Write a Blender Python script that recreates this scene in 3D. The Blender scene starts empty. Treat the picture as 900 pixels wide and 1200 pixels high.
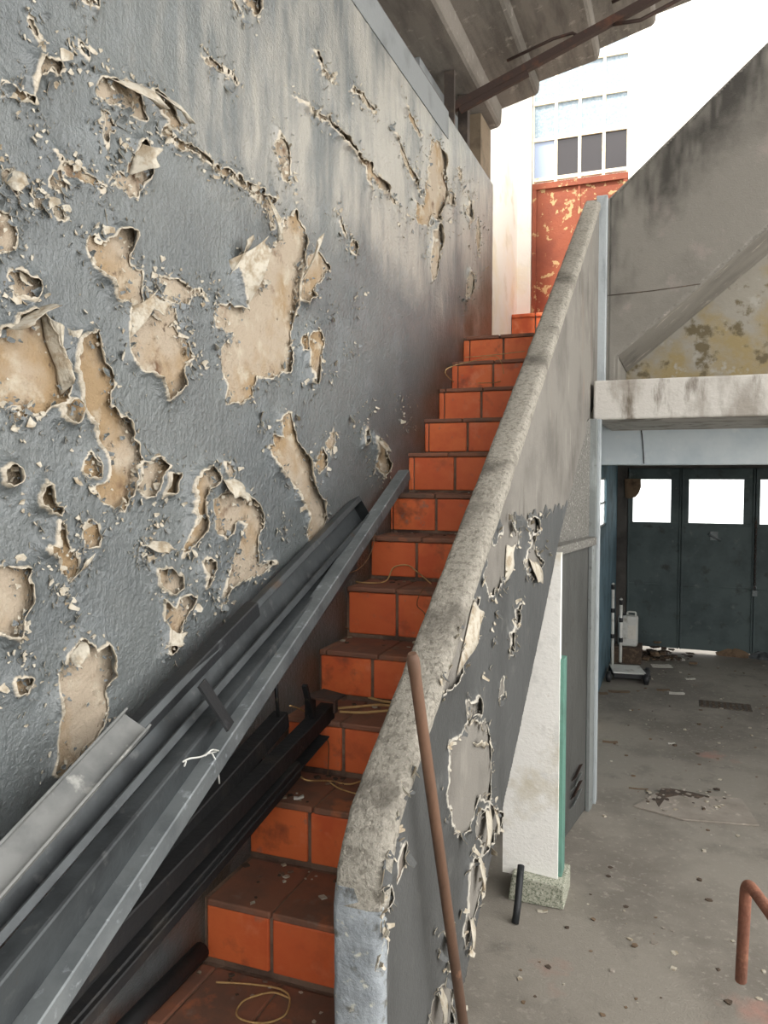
import bpy, bmesh, math, random
import numpy as np
from mathutils import Vector, Matrix
rng = random.Random(7)
nrg = np.random.default_rng(11)

# ------------------------------------------------------------------ camera, world, sun, exposure
scn = bpy.context.scene
COL = scn.collection
CAMZ = 2.1
YAW, PITCH, F = math.radians(20.8), math.radians(-2.8), 913.0
cd = bpy.data.cameras.new('camera'); cam = bpy.data.objects.new('camera', cd); COL.objects.link(cam)
cam.location = (0, 0, CAMZ)
cam.rotation_euler = (math.pi / 2 + PITCH, 0, YAW)
cd.sensor_fit = 'VERTICAL'; cd.sensor_height = 24.0; cd.lens = F / 1200 * 24.0
cd.clip_start = 0.02; cd.clip_end = 200
scn.camera = cam

w = bpy.data.worlds.new('sky'); scn.world = w; w.use_nodes = True
bg = w.node_tree.nodes['Background']
bg.inputs[0].default_value = (1.0, 0.985, 0.965, 1); bg.inputs[1].default_value = 4.2

sd = bpy.data.lights.new('sun', 'SUN'); sun = bpy.data.objects.new('sun', sd); COL.objects.link(sun)
sd.energy = 8.0; sd.angle = math.radians(4); sd.color = (1, 0.95, 0.86)
SUN_EL, SUN_AZ = math.radians(60), math.radians(12)
sun.rotation_euler = Vector((math.sin(SUN_AZ) * math.cos(SUN_EL), math.cos(SUN_AZ) * math.cos(SUN_EL), -math.sin(SUN_EL))).to_track_quat('-Z', 'Y').to_euler()
sun.location = (0, -6, 12)

vs = scn.view_settings
vs.view_transform = 'Standard'; vs.look = 'None'; vs.gamma = 1; vs.use_curve_mapping = False
vs.exposure = 0.0

# ------------------------------------------------------------------ helpers
def S(r, g, b):
    def c(v):
        v /= 255.0
        return v / 12.92 if v <= 0.04045 else ((v + 0.055) / 1.055) ** 2.4
    return (c(r), c(g), c(b), 1)

_fw = np.array([-math.sin(YAW) * math.cos(PITCH), math.cos(YAW) * math.cos(PITCH), math.sin(PITCH)])
_rt = np.array([math.cos(YAW), math.sin(YAW), 0.0]); _up = np.cross(_rt, _fw)
def ray(px, py): return _fw + _rt * (px - 450) / F + _up * (600 - py) / F
def onx(px, py, X): r = ray(px, py); return Vector(r * (X / r[0])) + Vector((0, 0, CAMZ))
def ony(px, py, Y): r = ray(px, py); return Vector(r * (Y / r[1])) + Vector((0, 0, CAMZ))
def onz(px, py, Z): r = ray(px, py); return Vector(r * ((Z - CAMZ) / r[2])) + Vector((0, 0, CAMZ))

def tag(o, label=None, cat=None, group=None, kind=None):
    if label: o['label'] = label
    if cat: o['category'] = cat
    if group: o['group'] = group
    if kind: o['kind'] = kind
    return o
def empty(name, loc=(0, 0, 0), label=None, cat=None, group=None, kind=None):
    o = bpy.data.objects.new(name, None); COL.objects.link(o); o.location = loc
    o.empty_display_size = 0.1
    return tag(o, label, cat, group, kind)

class MB:
    def __init__(s): s.v = []; s.f = []; s.m = []; s.mi = 0; s.sm = []; s.smooth = False
    def add(s, vs, fs):
        b = len(s.v); s.v += [tuple(v) for v in vs]
        for f in fs: s.f.append([b + i for i in f]); s.m.append(s.mi); s.sm.append(s.smooth)
        return s
    def box(s, x0, x1, y0, y1, z0, z1):
        x0, x1 = min(x0, x1), max(x0, x1); y0, y1 = min(y0, y1), max(y0, y1); z0, z1 = min(z0, z1), max(z0, z1)
        vs = [(x0, y0, z0), (x1, y0, z0), (x1, y1, z0), (x0, y1, z0), (x0, y0, z1), (x1, y0, z1), (x1, y1, z1), (x0, y1, z1)]
        return s.add(vs, [(0, 3, 2, 1), (4, 5, 6, 7), (0, 1, 5, 4), (1, 2, 6, 5), (2, 3, 7, 6), (3, 0, 4, 7)])
    def prism(s, poly, ext):
        n = len(poly); ext = Vector(ext); p = [Vector(q) for q in poly]
        nrm = Vector((0, 0, 0))
        for i in range(n): nrm += p[i].cross(p[(i + 1) % n])
        if nrm.dot(ext) > 0: p = p[::-1]
        vs = p + [q + ext for q in p]
        fs = [list(range(n)), list(range(2 * n - 1, n - 1, -1))]
        for i in range(n): j = (i + 1) % n; fs.append((i, i + n, j + n, j))
        return s.add(vs, fs)
    def sweep(s, prof, p0, p1, side=(1, 0, 0), closed=True):
        """2-D profile (a along side, b up) extruded from p0 to p1"""
        p0, p1 = Vector(p0), Vector(p1); d = (p1 - p0).normalized()
        a = Vector(side); a = (a - d * a.dot(d)).normalized(); b = d.cross(a).normalized()
        if b.z < 0: b = -b
        return s.prism([p0 + a * q[0] + b * q[1] for q in prof], p1 - p0)
    def tube(s, path, r, n=10, caps=True):
        P = [Vector(p) for p in path]; k = len(P)
        rs = r if isinstance(r, (list, tuple)) else [r] * k
        t0 = (P[1] - P[0]).normalized(); u = t0.orthogonal().normalized(); vs = []
        for i in range(k):
            t = (P[min(i + 1, k - 1)] - P[max(i - 1, 0)]).normalized()
            u = (u - t * u.dot(t)).normalized(); w_ = t.cross(u)
            for j in range(n):
                a = 2 * math.pi * j / n
                vs.append(P[i] + (u * math.cos(a) + w_ * math.sin(a)) * rs[i])
        fs = []
        for i in range(k - 1):
            for j in range(n):
                a, b = i * n + j, i * n + (j + 1) % n
                fs.append((a, b, b + n, a + n))
        sm = s.smooth; s.smooth = True; base = len(s.f); s.add(vs, fs); s.smooth = False
        if caps:
            b0 = len(s.v) - len(vs)
            s.f.append([b0 + j for j in range(n)][::-1]); s.f.append([b0 + (k - 1) * n + j for j in range(n)])
            s.m += [s.mi] * 2; s.sm += [False] * 2
        s.smooth = sm
        return s
    def build(s, name, mats, parent=None, bevel=0, seg=2):
        me = bpy.data.meshes.new(name); me.from_pydata(s.v, [], s.f)
        for m in (mats if isinstance(mats, (list, tuple)) else [mats]): me.materials.append(m)
        me.polygons.foreach_set('material_index', s.m); me.polygons.foreach_set('use_smooth', s.sm)
        me.update()
        o = bpy.data.objects.new(name, me); COL.objects.link(o)
        if parent:
            o.parent = parent
            if parent.location.length > 0 or parent.parent:
                # geometry is written in world space: undo the parents' offset
                off = Vector((0, 0, 0)); q = parent
                while q: off += q.location; q = q.parent
                me.transform(Matrix.Translation(-off))
        if bevel:
            b = o.modifiers.new('bevel', 'BEVEL'); b.width = bevel; b.segments = seg; b.limit_method = 'ANGLE'; b.angle_limit = math.radians(40)
            b.harden_normals = False
        return o

def rpath(pts, r, n=5):
    """polyline with rounded corners"""
    P = [Vector(p) for p in pts]; out = [P[0]]
    for i in range(1, len(P) - 1):
        a = (P[i - 1] - P[i]).normalized(); b = (P[i + 1] - P[i]).normalized()
        p, q = P[i] + a * r, P[i] + b * r
        for k in range(n + 1):
            t = k / n; out.append(p * (1 - t) ** 2 + P[i] * 2 * t * (1 - t) + q * t * t)
    out.append(P[-1]); return out
def spline(pts, n=8):
    P = [Vector(p) for p in pts]; out = []
    for i in range(len(P) - 1):
        a, b, c, d = P[max(i - 1, 0)], P[i], P[i + 1], P[min(i + 2, len(P) - 1)]
        for k in range(n):
            t = k / n
            out.append(0.5 * ((2 * b) + (c - a) * t + (2 * a - 5 * b + 4 * c - d) * t * t + (3 * b - a - 3 * c + d) * t ** 3))
    out.append(P[-1]); return out

# ------------------------------------------------------------------ materials
def pmat(name, layers, rough=0.8, bump=(), metal=0.0, spec=0.5, stretch=(1, 1, 1), rough_var=0):
    """layers: [base rgb, (rgb, scale, lo, hi, detail[, stretch]) ...] noise-masked colours stacked over the base
       bump: [(scale, strength, detail[, stretch])...]"""
    m = bpy.data.materials.new(name); m.use_nodes = True; nt = m.node_tree; N = nt.nodes; L = nt.links
    b = N['Principled BSDF']; b.inputs['Roughness'].default_value = rough; b.inputs['Metallic'].default_value = metal
    b.inputs['Specular IOR Level'].default_value = spec
    tc = N.new('ShaderNodeTexCoord')
    def coords(st):
        mp = N.new('ShaderNodeMapping'); mp.inputs['Scale'].default_value = st; mp.inputs['Location'].default_value = (rng.uniform(0, 9), rng.uniform(0, 9), rng.uniform(0, 9))
        L.new(tc.outputs['Object'], mp.inputs[0]); return mp.outputs[0]
    def noise(sc, det, st, rgh=0.6):
        n = N.new('ShaderNodeTexNoise'); n.inputs['Scale'].default_value = sc; n.inputs['Detail'].default_value = det; n.inputs['Roughness'].default_value = rgh
        L.new(coords(st), n.inputs['Vector']); return n.outputs['Fac']
    cur = None
    base = layers[0]
    for ly in layers[1:]:
        rgb, sc, lo, hi, det = ly[:5]; st = ly[5] if len(ly) > 5 else stretch
        mr = N.new('ShaderNodeMapRange'); mr.inputs['From Min'].default_value = lo; mr.inputs['From Max'].default_value = hi; mr.clamp = True
        L.new(noise(sc, det, st), mr.inputs['Value'])
        mx = N.new('ShaderNodeMix'); mx.data_type = 'RGBA'
        L.new(mr.outputs[0], mx.inputs[0])
        if cur is None: mx.inputs[6].default_value = base
        else: L.new(cur, mx.inputs[6])
        mx.inputs[7].default_value = rgb; cur = mx.outputs[2]
    if cur is None: b.inputs['Base Color'].default_value = base
    else: L.new(cur, b.inputs['Base Color'])
    if rough_var:
        mr = N.new('ShaderNodeMapRange'); mr.inputs['From Min'].default_value = 0.3; mr.inputs['From Max'].default_value = 0.7
        mr.inputs['To Min'].default_value = rough - rough_var; mr.inputs['To Max'].default_value = rough + rough_var
        L.new(noise(6, 4, stretch), mr.inputs['Value']); L.new(mr.outputs[0], b.inputs['Roughness'])
    prev = None
    for bp in bump:
        sc, stg, det = bp[:3]; st = bp[3] if len(bp) > 3 else stretch
        bn = N.new('ShaderNodeBump'); bn.inputs['Strength'].default_value = stg; bn.inputs['Distance'].default_value = 0.01
        L.new(noise(sc, det, st), bn.inputs['Height'])
        if prev: L.new(prev, bn.inputs['Normal'])
        prev = bn.outputs[0]
    if prev: L.new(prev, b.inputs['Normal'])
    m['last_col'] = 0
    return m

def colour_socket(m):
    b = m.node_tree.nodes['Principled BSDF']
    l = b.inputs['Base Color'].links
    return b, (l[0].from_socket if l else None)
def attr_layer(m, attr, rgb, lo=0.0, hi=1.0):
    """put another colour where a mesh attribute picks it (broken paint rim, tile tone, worn paint with painted-in sheen)"""
    nt = m.node_tree; N = nt.nodes; L = nt.links; b, src = colour_socket(m)
    a = N.new('ShaderNodeAttribute'); a.attribute_name = attr
    mr = N.new('ShaderNodeMapRange'); mr.inputs['From Min'].default_value = lo; mr.inputs['From Max'].default_value = hi
    L.new(a.outputs['Fac'], mr.inputs['Value'])
    mx = N.new('ShaderNodeMix'); mx.data_type = 'RGBA'; L.new(mr.outputs[0], mx.inputs[0])
    if src: L.new(src, mx.inputs[6])
    else: mx.inputs[6].default_value = b.inputs['Base Color'].default_value
    mx.inputs[7].default_value = rgb; L.new(mx.outputs[2], b.inputs['Base Color'])
    return m

M = {}
M['plaster'] = pmat('bare_plaster', [S(160, 147, 129), (S(146, 124, 94), 3.5, .46, .6, 5), (S(104, 80, 60), 8, .60, .70, 6), (S(174, 164, 146), 14, .55, .7, 4), (S(88, 72, 58), 26, .66, .72, 5)], .95, [(26, .9, 7), (140, .5, 3)])
M['paint'] = pmat('grey_gloss_paint', [S(92, 97, 97), (S(78, 84, 86), 2.2, .45, .65, 5), (S(102, 108, 110), 5, .52, .72, 6), (S(72, 76, 76), 30, .66, .74, 4)], .36, [(9, .25, 3), (60, .3, 4, (1, 1, .16)), (70, .6, 5), (220, .25, 2)], spec=.9, rough_var=.06)
M['rim'] = pmat('broken_paint_edge', [S(182, 175, 160), (S(146, 132, 110), 30, .45, .65, 3)], .75, [(120, .4, 3)])
M['ring_beam'] = pmat('smooth_cement_band', [S(118, 121, 121), (S(96, 98, 98), 4, .5, .7, 5)], .8, [(60, .3, 4)])
M['concrete'] = pmat('raw_concrete', [S(118, 114, 107), (S(98, 94, 88), 3, .48, .68, 6), (S(78, 74, 68), 6, .60, .72, 6, (1, 1, .22)), (S(134, 130, 122), 11, .58, .72, 5, (1, 1, .4)), (S(124, 106, 92), 5, .62, .74, 5, (1, 1, .2))], .9, [(25, .35, 6), (140, .35, 3)])
M['dado'] = pmat('dark_grey_dado_paint', [S(74, 75, 74), (S(62, 63, 62), 3, .45, .65, 5, (1, 1, .35)), (S(90, 90, 87), 9, .6, .74, 5)], .6, [(18, .3, 4), (110, .25, 3)], spec=.45)
M['coping'] = pmat('granite_chip_coping', [S(150, 145, 134), (S(122, 117, 107), 60, .5, .62, 3), (S(164, 158, 146), 95, .58, .68, 2), (S(92, 87, 79), 5, .55, .72, 6)], .9, [(70, .9, 4), (200, .5, 3)])
M['coping_paint'] = pmat('worn_pale_blue_paint', [S(146, 152, 156), (S(116, 122, 127), 5, .48, .65, 5), (S(98, 98, 92), 22, .56, .66, 6), (S(186, 184, 170), 34, .62, .72, 4)], .75, [(45, .9, 6)])
M['mortar'] = pmat('brown_grout', [S(122, 98, 82), (S(78, 60, 52), 6, .45, .65, 5), (S(132, 112, 98), 16, .6, .72, 4)], .95, [(60, .6, 5)])
M['tile'] = pmat('terracotta_tile', [S(222, 114, 64), (S(204, 92, 52), 6, .45, .65, 4), (S(226, 136, 96), 9, .56, .72, 5), (S(112, 66, 50), 7, .58, .74, 7), (S(140, 112, 96), 18, .62, .76, 5)], .55, [(30, .12, 4), (200, .08, 2)], spec=.4)
M['tread'] = pmat('dusty_terracotta_tread', [S(138, 92, 70), (S(108, 82, 68), 5, .42, .6, 5), (S(172, 104, 70), 9, .58, .7, 5), (S(132, 112, 98), 14, .6, .74, 6)], .8, [(35, .25, 5)])
for k in ('tile', 'tread'): attr_layer(M[k], 'tone', S(206, 98, 56) if k == 'tile' else S(126, 84, 66), .2, 1.3)
M['floor'] = pmat('cement_floor', [S(134, 128, 118), (S(112, 106, 97), 1.3, .45, .62, 6), (S(108, 102, 94), 3.5, .58, .72, 7), (S(142, 136, 126), 34, .56, .70, 5), (S(98, 91, 83), 60, .68, .76, 3), (S(150, 118, 106), 1.7, .66, .76, 4)], .88, [(14, .2, 6), (120, .35, 4)])
M['floor_slab'] = pmat('worn_cement_slab', [S(142, 134, 124), (S(122, 114, 104), 4, .45, .62, 6), (S(168, 158, 144), 12, .6, .7, 5)], .9, [(30, .4, 6)])
M['white_wall'] = pmat('white_lime_wash', [S(236, 233, 224), (S(216, 208, 190), 4, .56, .7, 6), (S(232, 222, 196), 2, .52, .7, 4)], .85, [(30, .3, 5)])
M['stain_wall'] = pmat('water_stained_plaster', [S(140, 135, 124), (S(138, 123, 88), 1.8, .44, .56, 6), (S(96, 86, 64), 5, .56, .62, 7), (S(152, 148, 138), 9, .6, .7, 4)], .92, [(22, .4, 6)])
M['beam'] = pmat('limewashed_beam', [S(186, 182, 175), (S(146, 140, 131), 5, .48, .64, 6, (1, 1, .4)), (S(94, 84, 71), 7, .57, .68, 6, (1, 1, .25)), (S(160, 128, 98), 6, .68, .76, 5, (1, 1, .2))], .9, [(40, .5, 6)])
M['flight'] = pmat('weathered_cement_render', [S(122, 118, 110), (S(106, 102, 95), 1.6, .45, .62, 6), (S(92, 89, 83), 2.6, .58, .72, 7), (S(168, 160, 150), 5, .6, .72, 4)], .92, [(30, .3, 6), (130, .25, 3)])
M['lintel'] = pmat('pale_blue_gloss', [S(206, 215, 219), (S(190, 202, 208), 3, .45, .65, 5), (S(216, 222, 224), 8, .6, .72, 5)], .4, [(20, .15, 4)])
M['garage_wall'] = pmat('blue_green_limewash', [S(84, 110, 122), (S(56, 78, 86), 3, .45, .65, 6), (S(96, 110, 110), 8, .6, .72, 5)], .85, [(30, .3, 5)])
M['garage_door'] = pmat('teal_grey_door_paint', [S(70, 82, 82), (S(54, 66, 67), 3, .42, .62, 6), (S(44, 47, 46), 6, .58, .7, 6), (S(88, 96, 94), 11, .62, .74, 5)], .65, [(20, .2, 5)])
M['dark_ceiling'] = pmat('sooty_plaster', [S(84, 80, 76), (S(60, 57, 54), 3, .45, .65, 5)], .95, [(30, .3, 4)])
M['roof'] = pmat('fibre_cement_sheet', [S(112, 106, 98), (S(86, 81, 74), 3, .45, .62, 6, (3, .5, 1)), (S(84, 79, 72), 7, .6, .72, 6, (2, .5, 1)), (S(140, 134, 125), 14, .6, .72, 4)], .92, [(30, .35, 6), (150, .3, 3)])
M['dark_timber'] = pmat('dark_wood', [S(58, 50, 44), (S(88, 76, 64), 8, .5, .7, 5, (1, .2, 1))], .9, [(40, .4, 5)])
M['brown_render'] = pmat('brown_render', [S(112, 98, 80), (S(84, 72, 58), 6, .48, .66, 6)], .95, [(40, .5, 6)])
M['dark_steel'] = pmat('rusty_dark_steel', [S(66, 52, 46), (S(92, 62, 48), 12, .52, .7, 5)], .75, [(60, .3, 4)], metal=.3)
M['galv'] = pmat('weathered_galvanised_steel', [S(118, 123, 124), (S(98, 103, 105), 8, .45, .65, 6), (S(152, 158, 160), 30, .6, .72, 4), (S(122, 110, 98), 12, .68, .76, 5)], .55, [(60, .12, 4)], metal=.35)
M['galv_dark'] = pmat('dull_zinc_channel', [S(76, 80, 82), (S(58, 61, 63), 7, .45, .65, 6), (S(96, 98, 98), 22, .62, .74, 4), (S(84, 72, 62), 9, .64, .74, 6)], .5, [(50, .12, 4)], metal=.45)
M['galv_pale'] = pmat('pale_dusty_zinc', [S(124, 125, 123), (S(98, 100, 99), 7, .45, .65, 6), (S(160, 160, 155), 22, .62, .74, 4)], .55, [(60, .12, 4)], metal=.25)
M['char_steel'] = pmat('charcoal_steel', [S(40, 42, 44), (S(38, 40, 42), 8, .45, .65, 5), (S(72, 74, 76), 20, .62, .74, 4)], .55, [(50, .15, 4)], metal=.3)
M['black_steel'] = pmat('black_painted_steel', [S(30, 30, 31), (S(50, 46, 42), 9, .55, .7, 6), (S(84, 76, 66), 18, .66, .74, 5)], .6, [(40, .25, 5)], metal=.2)
M['rust'] = pmat('rusty_pipe', [S(140, 92, 72), (S(112, 70, 54), 12, .45, .65, 5), (S(172, 118, 92), 24, .6, .72, 4)], .85, [(80, .4, 4)])
M['wood_stick'] = pmat('brown_wood_pole', [S(108, 80, 62), (S(84, 62, 48), 8, .45, .65, 5, (1, 1, .1)), (S(142, 104, 80), 16, .6, .72, 4)], .7, [(50, .2, 4)])
M['cane'] = pmat('dry_straw_wire', [S(186, 152, 100), (S(150, 112, 70), 30, .5, .7, 3)], .7)
M['copper'] = pmat('brown_wire', [S(120, 86, 58), (S(90, 64, 44), 30, .5, .7, 3)], .7)
M['white_string'] = pmat('white_string', [S(206, 206, 200)], .8)
M['red_door'] = pmat('peeling_red_oxide', [S(138, 68, 40), (S(122, 56, 32), 4, .45, .65, 5), (S(176, 146, 102), 16, .585, .61, 6), (S(178, 152, 110), 5, .61, .64, 8)], .7, [(50, .3, 5)])
M['cream_frame'] = pmat('cream_window_paint', [S(236, 226, 200), (S(206, 180, 132), 18, .62, .68, 5)], .7)
def simple(name, rgb, rough=.5, spec=.5, metal=0):
    return pmat(name, [rgb], rough, spec=spec, metal=metal)
M['frost'] = pmat('frosted_glass', [S(148, 162, 174), (S(124, 144, 158), 60, .45, .6, 4), (S(156, 166, 172), 30, .58, .7, 4)], .35, [(120, .3, 3)])  # pale blue of the reflected sky put into the base colour
M['blue_pane'] = simple('painted_reflection_pane', S(150, 164, 190), .25)  # sky reflection painted into the pane colour
M['dark_pane'] = simple('dark_window_pane', S(44, 40, 42), .2)
def glassmat():
    m = bpy.data.materials.new('clear_dusty_glass'); m.use_nodes = True; nt = m.node_tree; N = nt.nodes; L = nt.links
    for n in list(N): N.remove(n)
    o = N.new('ShaderNodeOutputMaterial'); t = N.new('ShaderNodeBsdfTransparent'); t.inputs[0].default_value = (.94, .96, .96, 1)
    g = N.new('ShaderNodeBsdfGlossy'); g.inputs['Roughness'].default_value = .05
    d = N.new('ShaderNodeBsdfTranslucent'); d.inputs[0].default_value = (.8, .8, .78, 1)
    a = N.new('ShaderNodeMixShader'); a.inputs[0].default_value = .06; b = N.new('ShaderNodeMixShader'); b.inputs[0].default_value = .1
    L.new(t.outputs[0], a.inputs[1]); L.new(g.outputs[0], a.inputs[2]); L.new(a.outputs[0], b.inputs[1]); L.new(d.outputs[0], b.inputs[2]); L.new(b.outputs[0], o.inputs[0])
    return m
M['glass'] = glassmat()
M['white_paint'] = pmat('dirty_white_board', [S(234, 232, 226), (S(206, 199, 182), 4, .55, .7, 6), (S(160, 140, 108), 7, .66, .74, 6), (S(220, 218, 212), 10, .58, .7, 4)], .8, [(60, .35, 5)])
M['green_edge'] = pmat('green_painted_edge', [S(92, 134, 120), (S(74, 106, 96), 8, .5, .7, 5)], .7, [(40, .3, 4)])
M['terrazzo'] = pmat('terrazzo_base', [S(164, 164, 148), (S(112, 118, 100), 110, .52, .58, 2), (S(196, 196, 180), 70, .6, .68, 2)], .8, [(90, .3, 3)])
M['grey_panel'] = pmat('dirty_grey_panel', [S(74, 74, 71), (S(58, 58, 55), 4, .45, .65, 6, (1, 1, .3)), (S(62, 60, 56), 9, .6, .72, 6)], .7, [(30, .3, 5)])
M['pebble'] = pmat('pebbledash', [S(112, 110, 104), (S(98, 96, 90), 70, .5, .6, 3), (S(164, 162, 154), 90, .6, .68, 2)], .95, [(80, 1, 4)])
M['blue_jamb'] = pmat('pale_blue_jamb', [S(164, 170, 172), (S(128, 134, 136), 9, .5, .7, 5, (1, 1, .3))], .5, [(40, .3, 4)])
M['grey_jamb'] = pmat('grey_jamb', [S(120, 124, 122), (S(150, 156, 154), 9, .55, .7, 5, (1, 1, .25)), (S(84, 84, 80), 14, .6, .72, 5)], .75, [(50, .4, 5)])
M['plastic_white'] = pmat('dirty_white_plastic', [S(196, 196, 190), (S(150, 146, 136), 10, .55, .7, 5)], .5)
M['black'] = simple('black_plastic', S(28, 28, 30), .55)
M['paper'] = pmat('trodden_paper', [S(206, 202, 192), (S(160, 152, 138), 20, .55, .7, 4)], .9)
M['card'] = pmat('damp_cardboard', [S(112, 92, 72), (S(74, 60, 48), 10, .5, .7, 5)], .95, [(50, .4, 4)])
M['dirt'] = pmat('dry_dirt', [S(70, 58, 48), (S(100, 84, 68), 30, .5, .65, 4)], 1)
M['grate'] = pmat('rusted_drain_iron', [S(72, 66, 58), (S(120, 110, 94), 30, .55, .68, 4)], .9, [(80, .6, 4)])
M['ground'] = pmat('pale_street', [S(188, 184, 176), (S(160, 156, 148), 2, .5, .7, 4)], .9)
M['house'] = pmat('far_white_wall', [S(226, 224, 218), (S(206, 202, 192), 2, .5, .7, 4)], .9)
M['slab_dark'] = pmat('crack_fill', [S(64, 54, 46), (S(96, 80, 66), 20, .5, .7, 4)], 1, [(60, .6, 4)])

# ------------------------------------------------------------------ numpy noise
_perm = nrg.random((256, 256))
def vnoise(x, y):
    xi = np.floor(x).astype(int); yi = np.floor(y).astype(int); fx = x - xi; fy = y - yi
    fx = fx * fx * (3 - 2 * fx); fy = fy * fy * (3 - 2 * fy)
    g = lambda a, b: _perm[a & 255, b & 255]
    return (g(xi, yi) * (1 - fx) + g(xi + 1, yi) * fx) * (1 - fy) + (g(xi, yi + 1) * (1 - fx) + g(xi + 1, yi + 1) * fx) * fy
def fbm(x, y, o=4):
    s = 0; a = .5
    for i in range(o): s = s + a * vnoise(x * 2 ** i + 17 * i, y * 2 ** i + 31 * i); a *= .5
    return s / (1 - .5 ** o)
def sdf_poly(U, V, poly):
    """signed distance, negative inside"""
    d = np.full(U.shape, 1e9); ins = np.zeros(U.shape, bool); n = len(poly)
    for i in range(n):
        (x0, y0), (x1, y1) = poly[i], poly[(i + 1) % n]
        ex, ey = x1 - x0, y1 - y0; L2 = ex * ex + ey * ey + 1e-12
        t = np.clip(((U - x0) * ex + (V - y0) * ey) / L2, 0, 1)
        d = np.minimum(d, (U - x0 - t * ex) ** 2 + (V - y0 - t * ey) ** 2)
        c = ((y0 > V) != (y1 > V)) & (U < (x1 - x0) * (V - y0) / (y1 - y0 + 1e-12) + x0)
        ins ^= c
    d = np.sqrt(d); return np.where(ins, -d, d)

def peel_sheet(name, us, vs, patches, place, mat, rim_mat, parent, keep=None, curl=.022, warp=.012, reach=.03, relief=.0012, seed=0, gap=.003, wear_sheen=None, grime=None):
    """a coat of paint as a real skin lifted off the wall: holes where it has fallen, rims curling outward.
       place(u, v, h) -> three arrays"""
    U, V = np.meshgrid(us, vs, indexing='ij'); nu, nv = U.shape
    ox = seed * 13.7
    wu = (fbm(U * 22 + ox, V * 22, 3) - .5) * warp * 2.4 + (fbm(U * 75 + 5 + ox, V * 75, 2) - .5) * warp * 1.1
    wv = (fbm(U * 22 + 40 + ox, V * 22 + 9, 3) - .5) * warp * 2.4 + (fbm(U * 75 + 90 + ox, V * 75, 2) - .5) * warp * 1.1
    Sd = np.full(U.shape, 1.0)
    for poly in patches:
        pu = [q[0] for q in poly]; pv = [q[1] for q in poly]; mg = .14
        iu = np.where((us > min(pu) - mg) & (us < max(pu) + mg))[0]; iv = np.where((vs > min(pv) - mg) & (vs < max(pv) + mg))[0]
        if len(iu) < 2 or len(iv) < 2: continue
        a, b, c, d = iu[0], iu[-1] + 1, iv[0], iv[-1] + 1
        s = sdf_poly(U[a:b, c:d] + wu[a:b, c:d], V[a:b, c:d] + wv[a:b, c:d], poly)
        Sd[a:b, c:d] = np.minimum(Sd[a:b, c:d], s)
    cn = np.clip((fbm(U * 9 + 3 + ox, V * 9 + 70, 3) - .40) * 3.2, 0, 1.3)
    h = gap + relief * (fbm(U * 30, V * 30, 3) - .5) * 2 + curl * cn * np.exp(-np.clip(Sd, 0, 1) / reach * 2.2)
    inside = Sd < 0
    gu = np.gradient(Sd, us, axis=0); gv = np.gradient(Sd, vs, axis=1); gl = np.maximum(gu * gu + gv * gv, .25)
    near = inside & (Sd > -.03)
    U2 = np.where(near, U - Sd * gu / gl, U); V2 = np.where(near, V - Sd * gv / gl, V)
    rim = np.clip(1 - Sd / .007, 0, 1)
    c_in = inside[:-1, :-1] & inside[1:, :-1] & inside[1:, 1:] & inside[:-1, 1:]
    ok = ~c_in
    if keep is not None: ok &= keep((U[:-1, :-1] + U[1:, 1:]) / 2, (V[:-1, :-1] + V[1:, 1:]) / 2)
    idx = np.arange(nu * nv).reshape(nu, nv)
    q = np.stack([idx[:-1, :-1], idx[1:, :-1], idx[1:, 1:], idx[:-1, 1:]], -1)[ok]
    used = np.unique(q); remap = np.full(nu * nv, -1); remap[used] = np.arange(len(used)); q = remap[q]
    X, Y, Z = place(U2, V2, h)
    P = np.stack([X.ravel(), Y.ravel(), Z.ravel()], 1)[used]
    me = bpy.data.meshes.new(name)
    me.vertices.add(len(P)); me.vertices.foreach_set('co', P.ravel().astype(np.float32))
    me.loops.add(q.size); me.loops.foreach_set('vertex_index', q.ravel().astype(np.int32))
    me.polygons.add(len(q)); me.polygons.foreach_set('loop_start', (np.arange(len(q)) * 4).astype(np.int32))
    me.polygons.foreach_set('use_smooth', np.ones(len(q), bool))
    me.update(calc_edges=True); me.validate()
    at = me.attributes.new('rim', 'FLOAT', 'POINT'); at.data.foreach_set('value', rim.ravel()[used].astype(np.float32))
    if wear_sheen is not None:
        wd = -sdf_poly(U + wu * 4, V + wv * 4, wear_sheen)
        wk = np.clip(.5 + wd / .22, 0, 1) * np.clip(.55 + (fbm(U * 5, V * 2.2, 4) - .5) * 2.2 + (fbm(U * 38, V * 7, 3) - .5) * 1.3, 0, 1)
        at = me.attributes.new('wear_sheen', 'FLOAT', 'POINT'); at.data.foreach_set('value', wk.ravel()[used].astype(np.float32))
    if grime is not None:
        g = grime(U + wu * 2, V + wv * 2) * np.clip(.45 + (fbm(U * 6, V * 6, 5) - .4) * 2.4, 0, 1)
        at = me.attributes.new('grime', 'FLOAT', 'POINT'); at.data.foreach_set('value', g.ravel()[used].astype(np.float32))
    me.materials.append(mat)
    o = bpy.data.objects.new(name, me); COL.objects.link(o); o.parent = parent
    sol = o.modifiers.new('thickness', 'SOLIDIFY'); sol.thickness = .0016; sol.offset = -1
    # boundary sample points for loose flakes
    bd = np.argwhere((np.abs(Sd) < .012) & ~inside)
    return o, [(us[i], vs[j]) for i, j in bd]

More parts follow.
